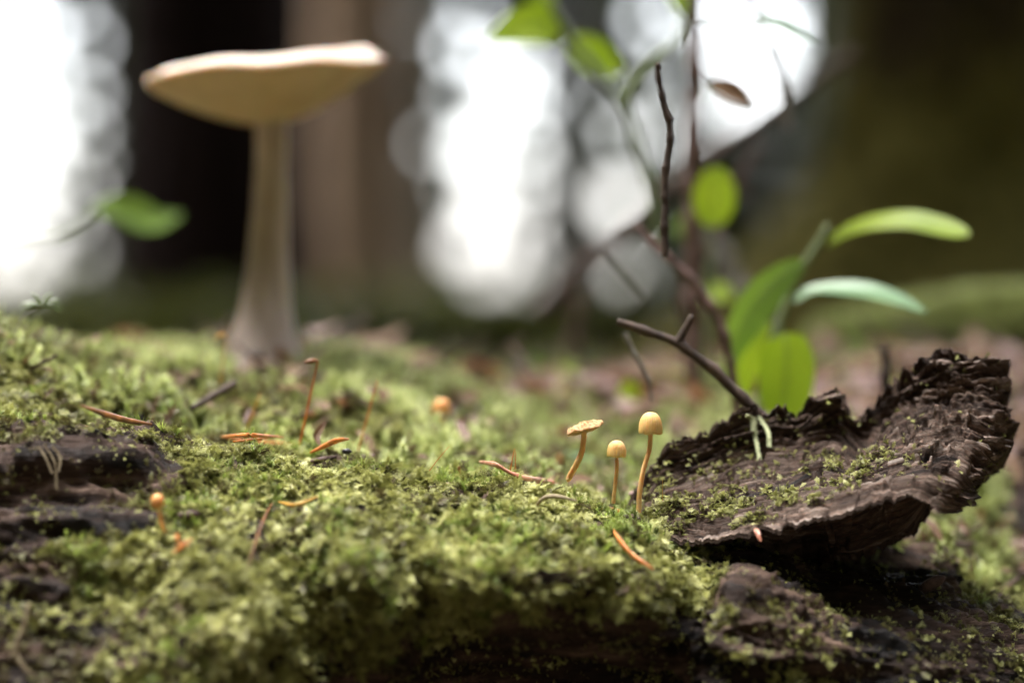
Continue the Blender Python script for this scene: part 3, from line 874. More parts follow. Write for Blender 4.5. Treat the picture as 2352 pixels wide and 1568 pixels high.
    p, nn = sample_grid(SLAB, SLABN, dens, n, rng)
    d = lay_dir(nn, rng, (0.1, 1.0), 0.4)
    gn_scatter("slab_moss", p, eulers(d, nn + rng.normal(0, .3, nn.shape)), rng.uniform(0.12, 0.34, n), rng.integers(0, 5, n), np.clip(rng.normal(.45, .2, n), 0, 1), FR, kind="stuff",
               label="sparse yellow green moss crusting the hollow of the broken wood slab", category="moss")
    # moss patches on the forest floor behind
    n = 9000
    x = rng.uniform(-0.9, 0.9, n * 6); y = 0.95 + rng.random(n * 6) ** 1.5 * 2.6
    keep = (np.abs(x) < 0.25 * y + 0.12) & (noise(np.stack([x * 9, y * 9, 0 * x], -1), 130) > 0.22)
    x, y = x[keep][:n], y[keep][:n]; n = len(x)
    p = np.stack([x, y, ground_z(x, y)], 1)
    Zd = np.array([0, 0, 1.0]) + rng.normal(0, .35, (n, 3)); X = np.cross(Zd, rng.normal(size=(n, 3)))
    gn_scatter("ground_moss", p, eulers(X, Zd / np.linalg.norm(Zd, axis=1)[:, None]), rng.uniform(1.0, 2.4, n), rng.integers(2, 5, n), np.clip(rng.normal(.5, .2, n), 0, 1), FM, kind="stuff",
               label="patches of green moss on the forest floor behind the log", category="moss")



# ------------------------------------------------------------------ toadstools
def lathe(profile, k, fn=None):
    prof = np.asarray(profile, float)
    a = np.linspace(0, 2 * np.pi, k, endpoint=False)
    r = prof[:, 0][:, None] * np.ones((1, k)); z = prof[:, 1][:, None] * np.ones((1, k))
    if fn:
        r, z = fn(r, z, a[None, :], np.linspace(0, 1, len(prof))[:, None])
    V = np.stack([r * np.cos(a), r * np.sin(a), z], -1).reshape(-1, 3)
    F = [tuple(f) for f in grid_faces(len(prof), k, True)]
    return V, F


def place(V, origin, axis, spin=0.0):
    q = Vector(axis).to_track_quat('Z', 'X').to_matrix() @ Matrix.Rotation(spin, 3, 'Z')
    return V @ np.array(q).T + np.array(origin)


def toadstool(label, stem_px, D, w, h, cap_tilt=(0, 0, 1), stem_w=(6, 4.5), kind='bell', mat='cap', smat='stem', group=None, root=6):
    """stem_px: photo pixels from the foot to the cap; w, h cap width and height in pixels"""
    s = KPX * D
    pts = [P(u, v, D + dd) for (u, v, dd) in stem_px]
    foot = pts[0] - Vector((0, 0, root * s))
    t = thing("toadstool", foot, label, "mushroom", group)
    V, F = tube([foot] + pts, np.linspace(stem_w[0], stem_w[1], len(pts) + 1) * s, 40, 14, 0.10, 900, seed=3)
    mobj("stem", V, F, M[smat], t)
    R, H = w * s / 2, h * s
    if kind == 'bell':
        f = np.linspace(0, 1, 22)
        prof = np.stack([R * np.sin(f * np.pi / 2) ** 0.82, H * (np.cos(f * np.pi / 2) ** 0.75)], 1)
        prof[-1, 1] = 0
        prof = np.concatenate([prof, [[R * 0.985, -0.012 * H], [R * 0.95, 0.015 * H]], np.stack([R * np.linspace(0.9, 0.1, 8), H * np.linspace(0.06, 0.32, 8)], 1)])
        n_stri = 26

        def fn(r, z, a, t):
            lo = sstep(0.25, 0.55, t) * (1 - sstep(0.66, 0.72, t))
            wob = 0.012 * np.sin(3 * a + 1) * R * sstep(0.4, 0.7, t)
            r2 = r + lo * R * 0.022 * np.sin(n_stri * a) + wob + R * 0.02 * np.sin(2 * a + .6) * sstep(0.2, .6, t)
            gill = sstep(0.72, 0.8, t)
            return r2, z + gill * H * 0.05 * np.sin(n_stri * 2 * a) - 0.02 * H * np.sin(5 * a + 2) * sstep(.5, .68, t)
        V, F = lathe(prof, 156, fn)
    elif kind == 'flat':
        f = np.linspace(0, 1, 16)
        prof = np.stack([R * f ** 0.9, H * (0.55 * (1 - f ** 2))], 1)
        prof = np.concatenate([prof, [[R * 1.0, -0.22 * H], [R * 0.93, -0.3 * H]], np.stack([R * np.linspace(0.85, 0.1, 8), H * np.linspace(-0.35, -0.42, 8)], 1)])

        def fn(r, z, a, t):
            rr = r * (1 + (0.06 * np.sin(3 * a + .5) + 0.04 * np.sin(7 * a) + 0.02 * np.sin(17 * a)) * sstep(.2, .6, t))
            pnt = np.stack([r * np.cos(a) * 1100, r * np.sin(a) * 1100, 0 * r], -1)
            zz = z + H * 0.32 * fbm(pnt, 3, 7) * (1 - sstep(.6, .7, t)) + H * 0.16 * np.sin(2 * a) * sstep(.2, .6, t) + sstep(.72, .8, t) * H * 0.1 * np.sin(40 * a)
            return rr, zz
        V, F = lathe(prof, 120, fn)
    else:   # young closed cap
        f = np.linspace(0.02, 0.86, 20)
        prof = np.stack([R * np.sin(f * np.pi), H * (0.5 + 0.5 * np.cos(f * np.pi))], 1)
        V, F = lathe(prof, 40)
    top = pts[-1]
    ax = Vector(cap_tilt).normalized()
    V = place(V, top - ax * (0.10 * H if kind != 'flat' else 0.0), ax)
    mobj("cap", V, F, M[mat], t)
    return t


toadstool("tall ochre bell-capped toadstool on a slender amber stem beside the broken wood slab", [(1467, 1176, 0), (1470, 1125, 0), (1479, 1075, 0), (1492, 1030, 0), (1494, 990, 0)], 0.700, 54, 49, (0.02, -0.05, 1), (6.5, 5))
toadstool("shortest ochre toadstool with a grooved bell cap, between the flat-capped and the tall one", [(1409, 1150, 0), (1413, 1110, 0), (1417, 1075, 0), (1416, 1044, 0)], 0.702, 44, 37, (0.03, -0.05, 1), (4.8, 4))
toadstool("toadstool with a dried wrinkled flat cap tilted on a bent stem", [(1308, 1095, 0.002), (1326, 1062, 0), (1338, 1030, 0), (1342, 982, 0)], 0.706, 84, 20, (-0.32, 0.02, 1), (7.5, 6), 'flat', 'capold')
toadstool("orange toadstool with a conical cap standing alone in the tall moss", [(1015, 1020, 0), (1017, 970, 0), (1015, 945, 0)], 0.79, 42, 34, (0, 0, 1), (6, 5), 'bell', 'caporange')
toadstool("tiny orange button toadstool against the bare dark wood", [(378, 1222, 0.0), (372, 1200, -.002), (363, 1165, -.004)], surf(378, 1222)[1], 31, 36, (-0.05, -0.1, 1), (5, 4.2), 'button', 'caporange', 'stem')
toadstool("faint orange pinhead toadstool behind the wrinkled flat-capped one", [(1284, 1085, 0), (1283, 1062, 0)], 0.80, 17, 20, (0, 0, 1), (3, 2.5), 'button', 'caporange', 'stem')


def big_mushroom():
    D = min(0.89, max(0.84, surf(608, 836)[1])); s = KPX * D
    foot = P(608, 850, D)
    t = thing("large_mushroom", foot, "large tan mushroom with a wide upturned wavy cap on a thick pale stem", "mushroom")
    ctr = [P(608, 860, D), P(607, 800, D), P(612, 700, D), P(618, 550, D), P(622, 400, D), P(624, 250, D)]
    V, F = tube(ctr, np.array([94, 80, 59, 46, 38, 38]) * s, 60, 36, 0.05, 60, seed=9)
    mobj("stem", V, F, M['bigstem'], t)
    # bulbous foot with old veil
    R = 268 * s
    n = 40
    a0 = np.linspace(0, 2 * np.pi, 220, endpoint=False)

    def rim(a):
        return 1 + 0.025 * np.sin(2 * a + 0.8) + 0.02 * np.sin(3 * a + 2) + 0.012 * np.sin(5 * a)

    def zrim(a, f):     # saddle of the cap: raised lobe towards +x, wavy edge
        return s * f ** 2.2 * (26 * np.exp(-((np.mod(a - 0.25 + np.pi, 2 * np.pi) - np.pi) / 0.75) ** 2) + 5 * np.sin(3 * a + 1.2) + 3 * np.sin(7 * a))
    f = np.linspace(0, 1, n)[:, None]; a = a0[None, :]
    # upper face: shallow dish
    r = R * f * (1 + (rim(a) - 1) * f)
    zt = s * (96 + 14 * f ** 2 - 8 * np.exp(-(f / .2) ** 2)) + zrim(a, f)
    edge_drop = s * (22 + 26 * np.exp(-((np.mod(a + np.pi, 2 * np.pi) - np.pi) / 0.6) ** 2)) * sstep(0.8, 1.0, f) ** 1.5
    zt = zt - edge_drop
    top = np.stack([r * np.cos(a), r * np.sin(a), zt], -1)
    # gills
    g = np.linspace(0.12, 0.985, n)[:, None]
    rg = R * g * (1 + (rim(a) - 1) * g)
    zg = -s * 22 * np.exp(-((np.mod(a + np.pi, 2 * np.pi) - np.pi) / 0.6) ** 2) * sstep(.75, 1, g) + s * (-30 + 110 * g ** 1.7) + zrim(a, g) - s * 3.0 * np.sin(110 * a) * sstep(0.13, 0.25, g) * (1 - sstep(.9, 1, g))
    gl = np.stack([rg * np.cos(a), rg * np.sin(a), zg], -1)
    ax = Vector((-0.085, 0.03, 1)).normalized()
    o = P(618, 258, D)
    Vt = place(top.reshape(-1, 3), o, ax); Vg = place(gl.reshape(-1, 3), o, ax)
    k = 220
    # close the rim: cap skin rolls under to meet the gills
    rimrow = Vg.reshape(n, k, 3)[-1]
    Vc = np.concatenate([Vt, rimrow])
    F = [tuple(x) for x in grid_faces(n + 1, k, True)]
    cap = mobj("cap", Vc, F, M['bigcap'], t)
    mobj("gills", Vg, [tuple(x) for x in grid_faces(n, k, True)], M['biggill'], t)


big_mushroom()

# ------------------------------------------------------------------ needles, setae, small debris
def needle(label, pts, w, mat, lift=2.5, D=None, group="fallen conifer needles on the moss", bow=0, flat=0.55):
    P3 = []
    for (u, v) in pts:
        if D is None:
            p, d = surf_lift(u, v, 0.0042 + 0.00012 * lift)
        else:
            d = D
        P3.append((u, v, d))
    # keep the depth change smooth along the needle
    ds = np.linspace(P3[0][2], P3[-1][2], len(P3)); dm = np.array([p[2] for p in P3])
    ds = np.minimum(ds, dm + 0.001)
    W = [P(p[0], p[1], d) for p, d in zip(P3, ds)]
    if len(W) == 2:
        m = (W[0] + W[1]) / 2 + Vector((0, 0, px(bow)))
        W.insert(1, m)
    r = px(w * 1.35, 0.7) / 2
    CLEAR.extend(Vector(q) for q in spline(np.array([tuple(x) for x in W]), 16))
    V, F = tube(W, np.array([0.35, 0.85, 1, 1, 1, 0.9, 0.35]) * r, 26, 10, 0.06, 700, flat, seed=len(pts))
    o = mobj("conifer_needle", V, F, M[mat])
    o["label"] = label; o["category"] = "needle"; o["group"] = group
    return o


needle("pinkish brown needle lying on the moss just above the bare dark wood", [(82, 999), (140, 991), (207, 980)], 10.5, 'needle_pink', 4)
needle("long dark brown needle half sunk in moss above the bare dark wood", [(185, 931), (233, 948), (283, 963), (348, 974)], 11, 'needle_brown', 3)
needle("topmost orange needle of the small crossed heap", [(507, 1003), (570, 999), (652, 1004)], 8, 'needle_orange', 4)
needle("longest orange needle of the small crossed heap", [(520, 1004), (590, 1014), (675, 1020)], 7.5, 'needle_orange', 5)
needle("lowest orange needle of the small crossed heap", [(535, 1014), (590, 1008), (640, 1000)], 6.5, 'needle_orange', 6)
needle("orange needle with dark spots sticking up beside the dark bark chip", [(712, 1040), (745, 1024), (775, 1011), (801, 1008)], 9, 'needle_orange', 3)
needle("long glossy pinkish brown needle on the moss near the flat-capped toadstool", [(1102, 1060), (1141, 1068), (1177, 1088), (1217, 1100), (1251, 1105), (1289, 1109)], 11.5, 'needle_pink', 5)
needle("short pinkish orange needle at the foot of the tall toadstool", [(1391, 1166), (1417, 1173), (1451, 1184), (1487, 1185)], 9, 'needle_orange', 4)
needle("curved orange needle hanging down the moss below the tall toadstool", [(1402, 1207), (1424, 1242), (1454, 1276), (1501, 1307)], 10.5, 'needle_orange', 4)
needle("short orange needle below the tiny orange button toadstool", [(397, 1270), (418, 1254), (440, 1239)], 11, 'needle_orange', 5)
needle("stubby orange needle end poking from the hollow under the button toadstool", [(404, 1228), (408, 1236), (412, 1245)], 12, 'needle_orange', 5)
needle("reddish brown needle running down the mossy front of the log", [(625, 1155), (608, 1190), (593, 1229), (570, 1298)], 10, 'needle_brown', 5)
needle("pale amber needle lying across the mossy front of the log", [(640, 1152), (680, 1160), (730, 1140)], 8, 'seta_yellow', 4)


def seta(label, pts, D, w, mat='seta', capsule=None, cat="moss stalk"):
    W = [P(u, v, D) for u, v in pts]
    t = thing("moss_stalk", W[0], label, cat, "thin spore stalks of the moss")
    V, F = tube(W, np.array([1.0, 0.9, 0.7]) * px(w, D) / 2, 24, 7, 0.04, 500)
    mobj("stalk", V, F, M[mat], t)
    if capsule:
        C = [P(u, v, D) for u, v in capsule]
        V, F = tube(C, np.array([0.3, 0.9, 1.0, 0.85, 0.35]) * px(w * 0.95, D), 14, 10, 0.03, 500)
        mobj("capsule", V, F, M['needle_brown'] if mat == 'seta' else M[mat], t)


seta("tallest orange moss stalk with a bent brown capsule, in front of the large mushroom", [(688, 1024), (706, 941), (730, 829)], 0.735, 6.5, 'seta', [(732, 829), (716, 829), (697, 832)])
seta("blurred amber moss stalk with a drooping yellow capsule close to the large mushroom's stem", [(505, 884), (512, 830), (519, 770)], 0.785, 5, 'seta_yellow', [(519, 770), (508, 768), (493, 778)])
seta("leaning amber moss stalk without a capsule, above the spiky dark green tuft", [(563, 996), (578, 955), (598, 903)], 0.755, 5, 'seta_yellow')
seta("reddish leaning moss stalk standing between the large mushroom and the conical orange toadstool", [(822, 1036), (846, 950), (867, 874)], 0.745, 4.5, 'seta')
seta("hair-thin orange bristle lying slanted in the moss", [(986, 1081), (1008, 1052), (1032, 1024)], 0.705, 2, 'seta')
seta("short red stalk of the pair, leaning, by the long glossy needle", [(1172, 1080), (1177, 1054), (1182, 1030)], 0.708, 3.2, 'seta')
seta("short red stalk of the pair, upright, by the long glossy needle", [(1184, 1082), (1184, 1056), (1184, 1036)], 0.71, 2.4, 'seta')
seta("thin pale bristle standing beside the pinkish bud", [(1522, 1150), (1522, 1125), (1522, 1100)], 0.70, 1.8, 'seta_yellow')


def stub(label, u, v0, v1, w):
    D = surf(u, v0)[1] - 0.001
    V, F = tube([P(u, v0 + 6, D), P(u + 1, (v0 + v1) / 2, D), P(u, v1, D)], np.array([1, 1, .8]) * px(w, D) / 2, 14, 8, 0.25, 900)
    o = mobj("moss_stem_stub", V, F, M['needle_brown'])
    o["label"] = label; o["category"] = "stub"; o["group"] = "bare brown moss stems standing in the moss"


stub("thicker bare brown moss stem standing upright among the feathery moss", 1033, 1110, 1082, 7)
stub("thinner bare brown moss stem standing upright among the feathery moss", 1054, 1096, 1070, 6)
stub("small brown moss stem standing below the long glossy needle", 1247, 1110, 1092, 5)


def pebble(name, label, cat, u, v, w, h, mat, lift=3, rot=0.0, D=None, depth=1.0):
    k = 22
    th = np.linspace(0.02, np.pi - 0.02, 14)[:, None]; a = np.linspace(0, 2 * np.pi, k, endpoint=False)[None]
    V = np.stack([np.cos(th) + 0 * a, np.sin(th) * np.sin(a) * depth, np.sin(th) * np.cos(a)], -1)
    V = V * (1 + 0.16 * fbm(V * 2.2 + u, 3, 5))[..., None]
    D = D or surf_lift(u, v, 0.0030 + px(lift))[1]
    CLEAR.extend(P(u + f_ * w, v + 4, D) for f_ in (-.5, -.25, 0, .25, .5))
    V = V * np.array([px(w, D) / 2, px(h, D) / 2, px(h, D) / 2])
    c, s_ = math.cos(rot), math.sin(rot)
    V = V.reshape(-1, 3) @ np.array([[c, 0, -s_], [0, 1, 0], [s_, 0, c]]).T
    F = [tuple(x) for x in grid_faces(14, k, True)] + [tuple(range(k)), tuple(13 * k + j for j in range(k))]
    o = mobj(name, V + np.array(P(u, v, D)), F, M[mat])
    o["label"] = label; o["category"] = cat
    return o


pebble("fallen_bud", "pinkish grey fallen bud lying behind the tall toadstool's stem", "bud", 1474, 1137, 58, 22, 'bud', 3, -0.1)
pebble("seed", "glossy black seed lying on the moss crest", "seed", 797, 1036, 22, 13, 'seed', 3, -0.1)
pebble("seed", "small dark seed half hidden behind the long glossy needle", "seed", 1101, 1083, 15, 8, 'seed', 2)
pebble("pale_chip", "whitish crumb of wood on the moss crest", "chip", 849, 1048, 20, 14, 'bud', 2, 0.4)
pebble("pale_chip", "tan crumb of wood sunk in the feathery moss", "chip", 1028, 1112, 24, 10, 'root', 2)
pebble("bark_chip", "pointed dark brown bark chip below the spotted orange needle", "chip", 742, 1055, 66, 14, 'chip', 4, 0.2)
pebble("bark_chip", "purplish wood crumb in the moss near the button toadstool", "chip", 432, 1182, 50, 20, 'chip', 3, 0.1)
pebble("bark_chip", "reddish crumb of wood lying below the broken slab's dark underside", "chip", 2140, 1340, 70, 28, 'chip', 4, 0.5)

def DS(D):
    """spread of depths behind the log's crest"""
    return 0.7 + (D - 0.7) * 1.5 if D > 0.77 else D


def PS(u, v, D):
    return P(u, v, DS(D))


# ------------------------------------------------------------------ twigs
def twig(label, pts, w, mat='twig', D=None, nubs=(), group=None, k=12, rough=0.12, n=60, taper=(1, 1), name="twig"):
    """pts: (u, v) or (u, v, D)"""
    W = [PS(p[0], p[1], p[2] if len(p) > 2 else D) for p in pts]
    D0 = DS(D or pts[0][2])
    r = np.linspace(taper[0], taper[1], len(W)) * px(w, D0) / 2
    mb = MB()
    # straight runs between nodes, each node a little swollen
    Wn = np.array([tuple(q) for q in W]); d_ = np.concatenate([[0], np.cumsum(np.linalg.norm(np.diff(Wn, axis=0), axis=1))])
    ts = np.linspace(0, d_[-1], max(24, len(W) * 9)); Wl = np.stack([np.interp(ts, d_, Wn[:, q]) for q in range(3)], 1); Ws = spline(Wn, len(ts))
    jit = fbm(Wl * 120, 2, int(abs(pts[0][1])) % 40)[:, None] * px(w, D0) * 0.22
    Wl = 0.6 * Wl + 0.4 * Ws + jit * np.array([[1.0, .5, .3]])
    rl = np.interp(ts, d_, r) * (1 + 0.28 * np.exp(-(np.abs(ts[:, None] - d_[None, 1:-1]).min(1) / (px(w, D0) * .8)) ** 2))
    mb.add(*tube(Wl, rl, len(ts) * 2, k, rough, 260, seed=int(abs(pts[0][0])) % 50))
    t = mb.build(name, M[mat])
    t["label"] = label; t["category"] = "twig"
    if group:
        t["group"] = group
    for nb in nubs:
        A = P(nb[0], nb[1], D0); B = P(nb[2], nb[3], D0 - 0.001)
        V, F = tube([A, (A + B) / 2, B], np.array([1.0, 0.9, 0.6]) * px(nb[4], D0) / 2, 12, 10, 0.15, 400)
        mobj("side_shoot", V, F, M[mat], t)
    return t


twig("slim bare dark twig standing upright with a knobbly bend", [(1528, 590), (1527, 520), (1527, 454), (1530, 386), (1539, 318), (1534, 273), (1518, 222), (1513, 180), (1512, 147)], 14, 'twig', 0.735,
     nubs=[(1536, 285, 1546, 272, 9), (1530, 388, 1521, 382, 8), (1512, 158, 1511, 146, 15)], taper=(1.25, 0.8))
twig("reddish brown twig sloping down from the foot of the upright twig", [(1463, 520), (1500, 560), (1530, 588), (1583, 638), (1630, 700), (1665, 775), (1690, 900), (1700, 1130)], 21, 'twig_red', 0.775, taper=(0.85, 1.1))
twig("dark broken twig with a forked stub, reaching up from behind the slab", [(1418, 738), (1480, 758), (1560, 792), (1640, 850), (1700, 910), (1760, 970), (1800, 1060), (1840, 1240)], 23, 'twig', 0.738,
     nubs=[(1554, 794, 1590, 724, 20), (1480, 758, 1468, 770, 10)], taper=(0.75, 1.25))
twig("short grey hanging twig below the broken forked twig", [(1435, 765), (1458, 815), (1490, 876), (1496, 922)], 12, 'twig_grey', 0.765, taper=(1.1, 0.5))
twig("dark stub of a twig standing behind the broken slab's notch", [(2040, 1180), (2037, 930), (2034, 860), (2030, 800)], 22, 'twig', 0.775, nubs=[(2031, 808, 2014, 795, 11), (2031, 808, 2046, 794, 11)], taper=(1.1, .9))
twig("dark brown twig lying slanted on the moss before the large mushroom", [(440, 938, 0.752), (490, 908, 0.758), (540, 880, 0.768)], 17, 'twig', None, taper=(.8, 1.1))
twig("thick brown upright stem passing through the blurred leaves", [(1596, 950), (1592, 700), (1588, 500), (1592, 340), (1598, 160), (1592, -60), (1600, -320), (1590, -640)], 34, 'twig_red', 0.85, taper=(1.2, .8))
twig("long blurred brown branch slanting across below the sky gaps", [(1960, 120), (1790, 250), (1650, 345), (1540, 430), (1440, 530), (1340, 620), (1240, 720)], 38, 'twig', 0.95, taper=(.6, 1.2))
twig("blurred purplish grey branch leaning behind the leafy sprig", [(1600, 500), (1650, 590), (1700, 680), (1760, 800)], 52, 'twig_grey', 0.98, taper=(.8, 1.0))
twig("thin blurred grey-green twig forking up toward the hanging bud", [(1437, 240), (1460, 185), (1510, 130), (1560, 90), (1578, 20), (1580, -60)], 22, 'green_stem', 0.83, taper=(1, .6))
twig("grey-green blurred stem dropping from the upper leaves", [(1270, 20), (1320, 100), (1390, 190), (1437, 245), (1465, 330), (1488, 420), (1520, 560)], 22, 'green_stem', 0.85, taper=(.7, 1.2))
twig("faint thin twig crossing the bright sky gap", [(1600, 50), (1680, 54), (1740, 46)], 6, 'green_stem', 0.80)
twig("thin blurred twig drooping beside the hanging bud", [(1602, -300), (1700, -40), (1745, 45), (1770, 120), (1800, 220), (1810, 300)], 20, 'twig_grey', 0.86)
twig("thin twig carrying the single leaf over the left of the log", [(-420, 960), (-300, 700), (-60, 575), (55, 553), (130, 545), (180, 520), (214, 490)], 9, 'green_stem', 0.88)

twig("thin dark twig slanting across the round sky gap", [(1392, 585), (1440, 640), (1490, 700)], 9, 'twig_grey', 0.86)
twig("thin bare twig dropping from the sloping reddish twig", [(1560, 610), (1552, 690), (1570, 760), (1556, 830)], 11, 'twig', 0.80, taper=(1, .5))
twig("blurred brown stem rising beside the slim grey trunk", [(1330, 930), (1318, 800), (1330, 690), (1322, 560)], 22, 'twig_red', 1.02, taper=(1.1, .7))
twig("thin forked twig crossing behind the rounded leaf", [(1745, 330), (1690, 420), (1655, 520), (1600, 600)], 10, 'twig_red', 0.90, nubs=[(1690, 420, 1725, 455, 8)])
twig("thin stalk holding the curled dead leaf", [(1595, 150), (1612, 172), (1634, 193)], 5, 'twig_red', 0.80)
# litter twigs far behind
twig("blurred pale twig lying on the forest floor behind the orange toadstool", [(1130, 955, 1.0), (1170, 900, 1.02), (1210, 850, 1.04)], 30, 'twig_grey', None)

# ------------------------------------------------------------------ leaves
def leaf_mesh(spine, widths, normal, fold=0.15, nu=18, nv=9):
    """blade along a spine (world points), widths in metres, facing normal"""
    S = spline(np.array([tuple(p) for p in spine]), nu)
    w = np.interp(np.linspace(0, 1, nu), np.linspace(0, 1, len(widths)), widths)
    # smooth the outline
    w = np.convolve(np.pad(w, 2, mode='edge'), [.1, .2, .4, .2, .1], 'valid'); w[0] *= .3; w[-1] *= 0.3
    t = np.gradient(S, axis=0); t /= np.linalg.norm(t, axis=1)[:, None]
    nrm = np.array(Vector(normal).normalized())
    side = np.cross(t, nrm); side /= np.linalg.norm(side, axis=1)[:, None]
    n2 = np.cross(side, t)
    j = np.linspace(-1, 1, nv)
    V = S[:, None] + side[:, None] * (w[:, None] / 2 * j[None])[..., None] + n2[:, None] * (fold * w[:, None] / 2 * np.abs(j)[None])[..., None]
    return V.reshape(-1, 3), [tuple(f) for f in grid_faces(nu, nv)]


def leaf(parent, name, spine_px, D, widths_px, normal, mat, fold=0.2, dz=None, label=None, shift=True):
    n = len(spine_px)
    D = DS(D) if shift else D
    W = [P(u, v, D + (dz[i] if dz else 0)) for i, (u, v) in enumerate(spine_px)]
    V, F = leaf_mesh(W, np.array(widths_px) * px(1, D), normal, fold)
    o = mobj(name, V, F, M[mat], parent)
    # vein
    V2, F2 = tube([Vector(p) for p in spline(np.array([tuple(p) for p in W]), 10)], np.linspace(1, .3, 10) * px(2.2, D), 12, 5)
    mobj("midrib", V2, F2, M['green_stem'], o)
    if label:
        o["label"] = label
    return o


spr = thing("leafy_sprig", P(1738, 960, 0.80), "green leafy sprig with long arching leaves rising behind the broken slab", "plant")
V, F = tube([PS(1732, 1070, .80), PS(1738, 975, .80), PS(1752, 890, .80), PS(1785, 760, .80), PS(1815, 670, .80), PS(1850, 605, .80), PS(1885, 550, .80), PS(1902, 518, .80)], np.array([8, 8, 8, 8, 8, 9, 8, 7]) * px(1, DS(.8)), 50, 9, .05, 200)
mobj("stem", V, F, M['green_stem'], spr)
leaf(spr, "leaf", [(1895, 568), (1945, 530), (2010, 510), (2090, 505), (2160, 520), (2225, 540)], 0.80, [6, 26, 42, 52, 58, 62, 58, 30], (0.1, -0.8, 0.55), 'leaf', 0.06, [0, 0, -.004, -.01, -.016, -.022], "arching yellow green leaf at the tip")
leaf(spr, "leaf", [(1820, 695), (1860, 668), (1920, 664), (2000, 672), (2070, 692), (2128, 718)], 0.79, [8, 36, 54, 64, 60, 42, 8], (0.15, -0.6, 0.75), 'leaf_gloss', 0.2, [0, 0, -.004, -.008, -.01, -.012], "glossy blue green leaf catching the sky")
leaf(spr, "leaf", [(1845, 600), (1790, 640), (1735, 700), (1690, 780), (1668, 880)], 0.795, [20, 70, 96, 92, 60, 12], (0.55, -0.8, 0.2), 'leaf_mid', 0.15, [0, -.004, -.008, -.01, -.01])
leaf(spr, "leaf", [(1800, 765), (1806, 800), (1806, 860), (1800, 920), (1795, 960)], 0.785, [60, 120, 130, 128, 110, 60], (0.0, -0.95, 0.3), 'leaf', 0.08)
leaf(spr, "leaf", [(1770, 740), (1735, 790), (1715, 850), (1712, 910)], 0.80, [12, 48, 60, 52, 14], (0.3, -0.9, 0.3), 'leaf', 0.1)

bsh = thing("blueberry_stem", P(1600, 640, 0.86), "thin blurred shrub stem with rounded leaves hanging before the sky gaps", "plant")
V, F = tube([PS(1622, 950, .86), PS(1628, 700, .86), PS(1634, 600, .86), PS(1632, 520, .86), PS(1636, 420, .86)], np.array([8, 7, 6, 5, 4]) * px(1, DS(.86)), 30, 8, .05, 200)
mobj("stem", V, F, M['green_stem'], bsh)
leaf(bsh, "leaf", [(1636, 385), (1640, 410), (1640, 450), (1636, 490), (1632, 520)], 0.845, [40, 86, 104, 92, 40], (0.15, -0.95, 0.2), 'leaf', 0.15, None, "rounded yellow green leaf")
leaf(bsh, "leaf", [(1588, 105), (1594, 150), (1606, 195), (1618, 225)], 0.87, [14, 40, 44, 14], (-0.5, -0.8, 0.2), 'leaf_gloss', 0.2)
leaf(bsh, "leaf", [(1600, 560), (1570, 520), (1580, 490)], 0.88, [10, 50, 44, 10], (0.1, -0.9, 0.4), 'leaf_mid', .1)
leaf(bsh, "leaf", [(1690, 690), (1650, 670), (1610, 690)], 0.88, [10, 50, 54, 10], (0.1, -0.7, 0.6), 'leaf', .1)

top = thing("overhanging_shrub", P(1290, 60, 0.86), "overhanging shrub shoot with soft green leaves at the top of the view", "plant")
V, F = tube([PS(1595, -560, .85), PS(1380, -330, .86), PS(1240, -80, .86), PS(1285, 40, .86), PS(1300, 80, .86)], np.array([8, 7, 6, 5, 4]) * px(1, DS(.86)), 50, 8)
mobj("stem", V, F, M['green_stem'], top)
leaf(top, "leaf", [(1292, 66), (1250, 58), (1190, 66), (1112, 92)], 0.86, [20, 105, 98, 64, 10], (0.1, -0.95, 0.25), 'leaf', 0.2, [0, -.004, -.008, -.008])
leaf(top, "leaf", [(1300, 90), (1345, 118), (1390, 148), (1432, 162)], 0.87, [20, 72, 88, 66, 12], (-0.1, -0.95, 0.2), 'leaf', 0.2)
leaf(top, "leaf", [(1255, 40), (1240, -20), (1210, -60)], 0.87, [14, 60, 60, 10], (0.3, -0.9, 0.3), 'leaf', 0.2)
leaf(top, "leaf", [(1576, 45), (1560, 10), (1530, -40)], 0.85, [10, 42, 44, 10], (0.3, -0.9, 0.3), 'leaf', 0.2)
leaf(top, "leaf", [(1735, 45), (1775, 55), (1825, 78), (1872, 100)], 0.80, [8, 34, 36, 26, 6], (-0.3, -0.35, 0.9), 'leaf_gloss', 0.5)

dl = thing("hanging_dead_leaf", P(1640, 195, 0.80), "curled brown dead leaf hanging against the bright sky gap", "leaf")
leaf(dl, "blade", [(1630, 192), (1655, 205), (1690, 222), (1726, 240)], 0.80, [14, 52, 62, 50, 12], (0.1, -0.85, 0.5), 'leaf_dead', 0.5)

lf = thing("single_leaf_shoot", P(214, 498, 0.82), "single green leaf on a thin twig, against the dark trunk behind the log", "leaf")
leaf(lf, "blade", [(206, 486), (255, 478), (310, 495), (365, 505), (418, 492)], 0.89, [10, 56, 92, 90, 44, 6], (0.1, -0.85, 0.5), 'leaf_mid', 0.2, [0, .004, .01, .016, .022])

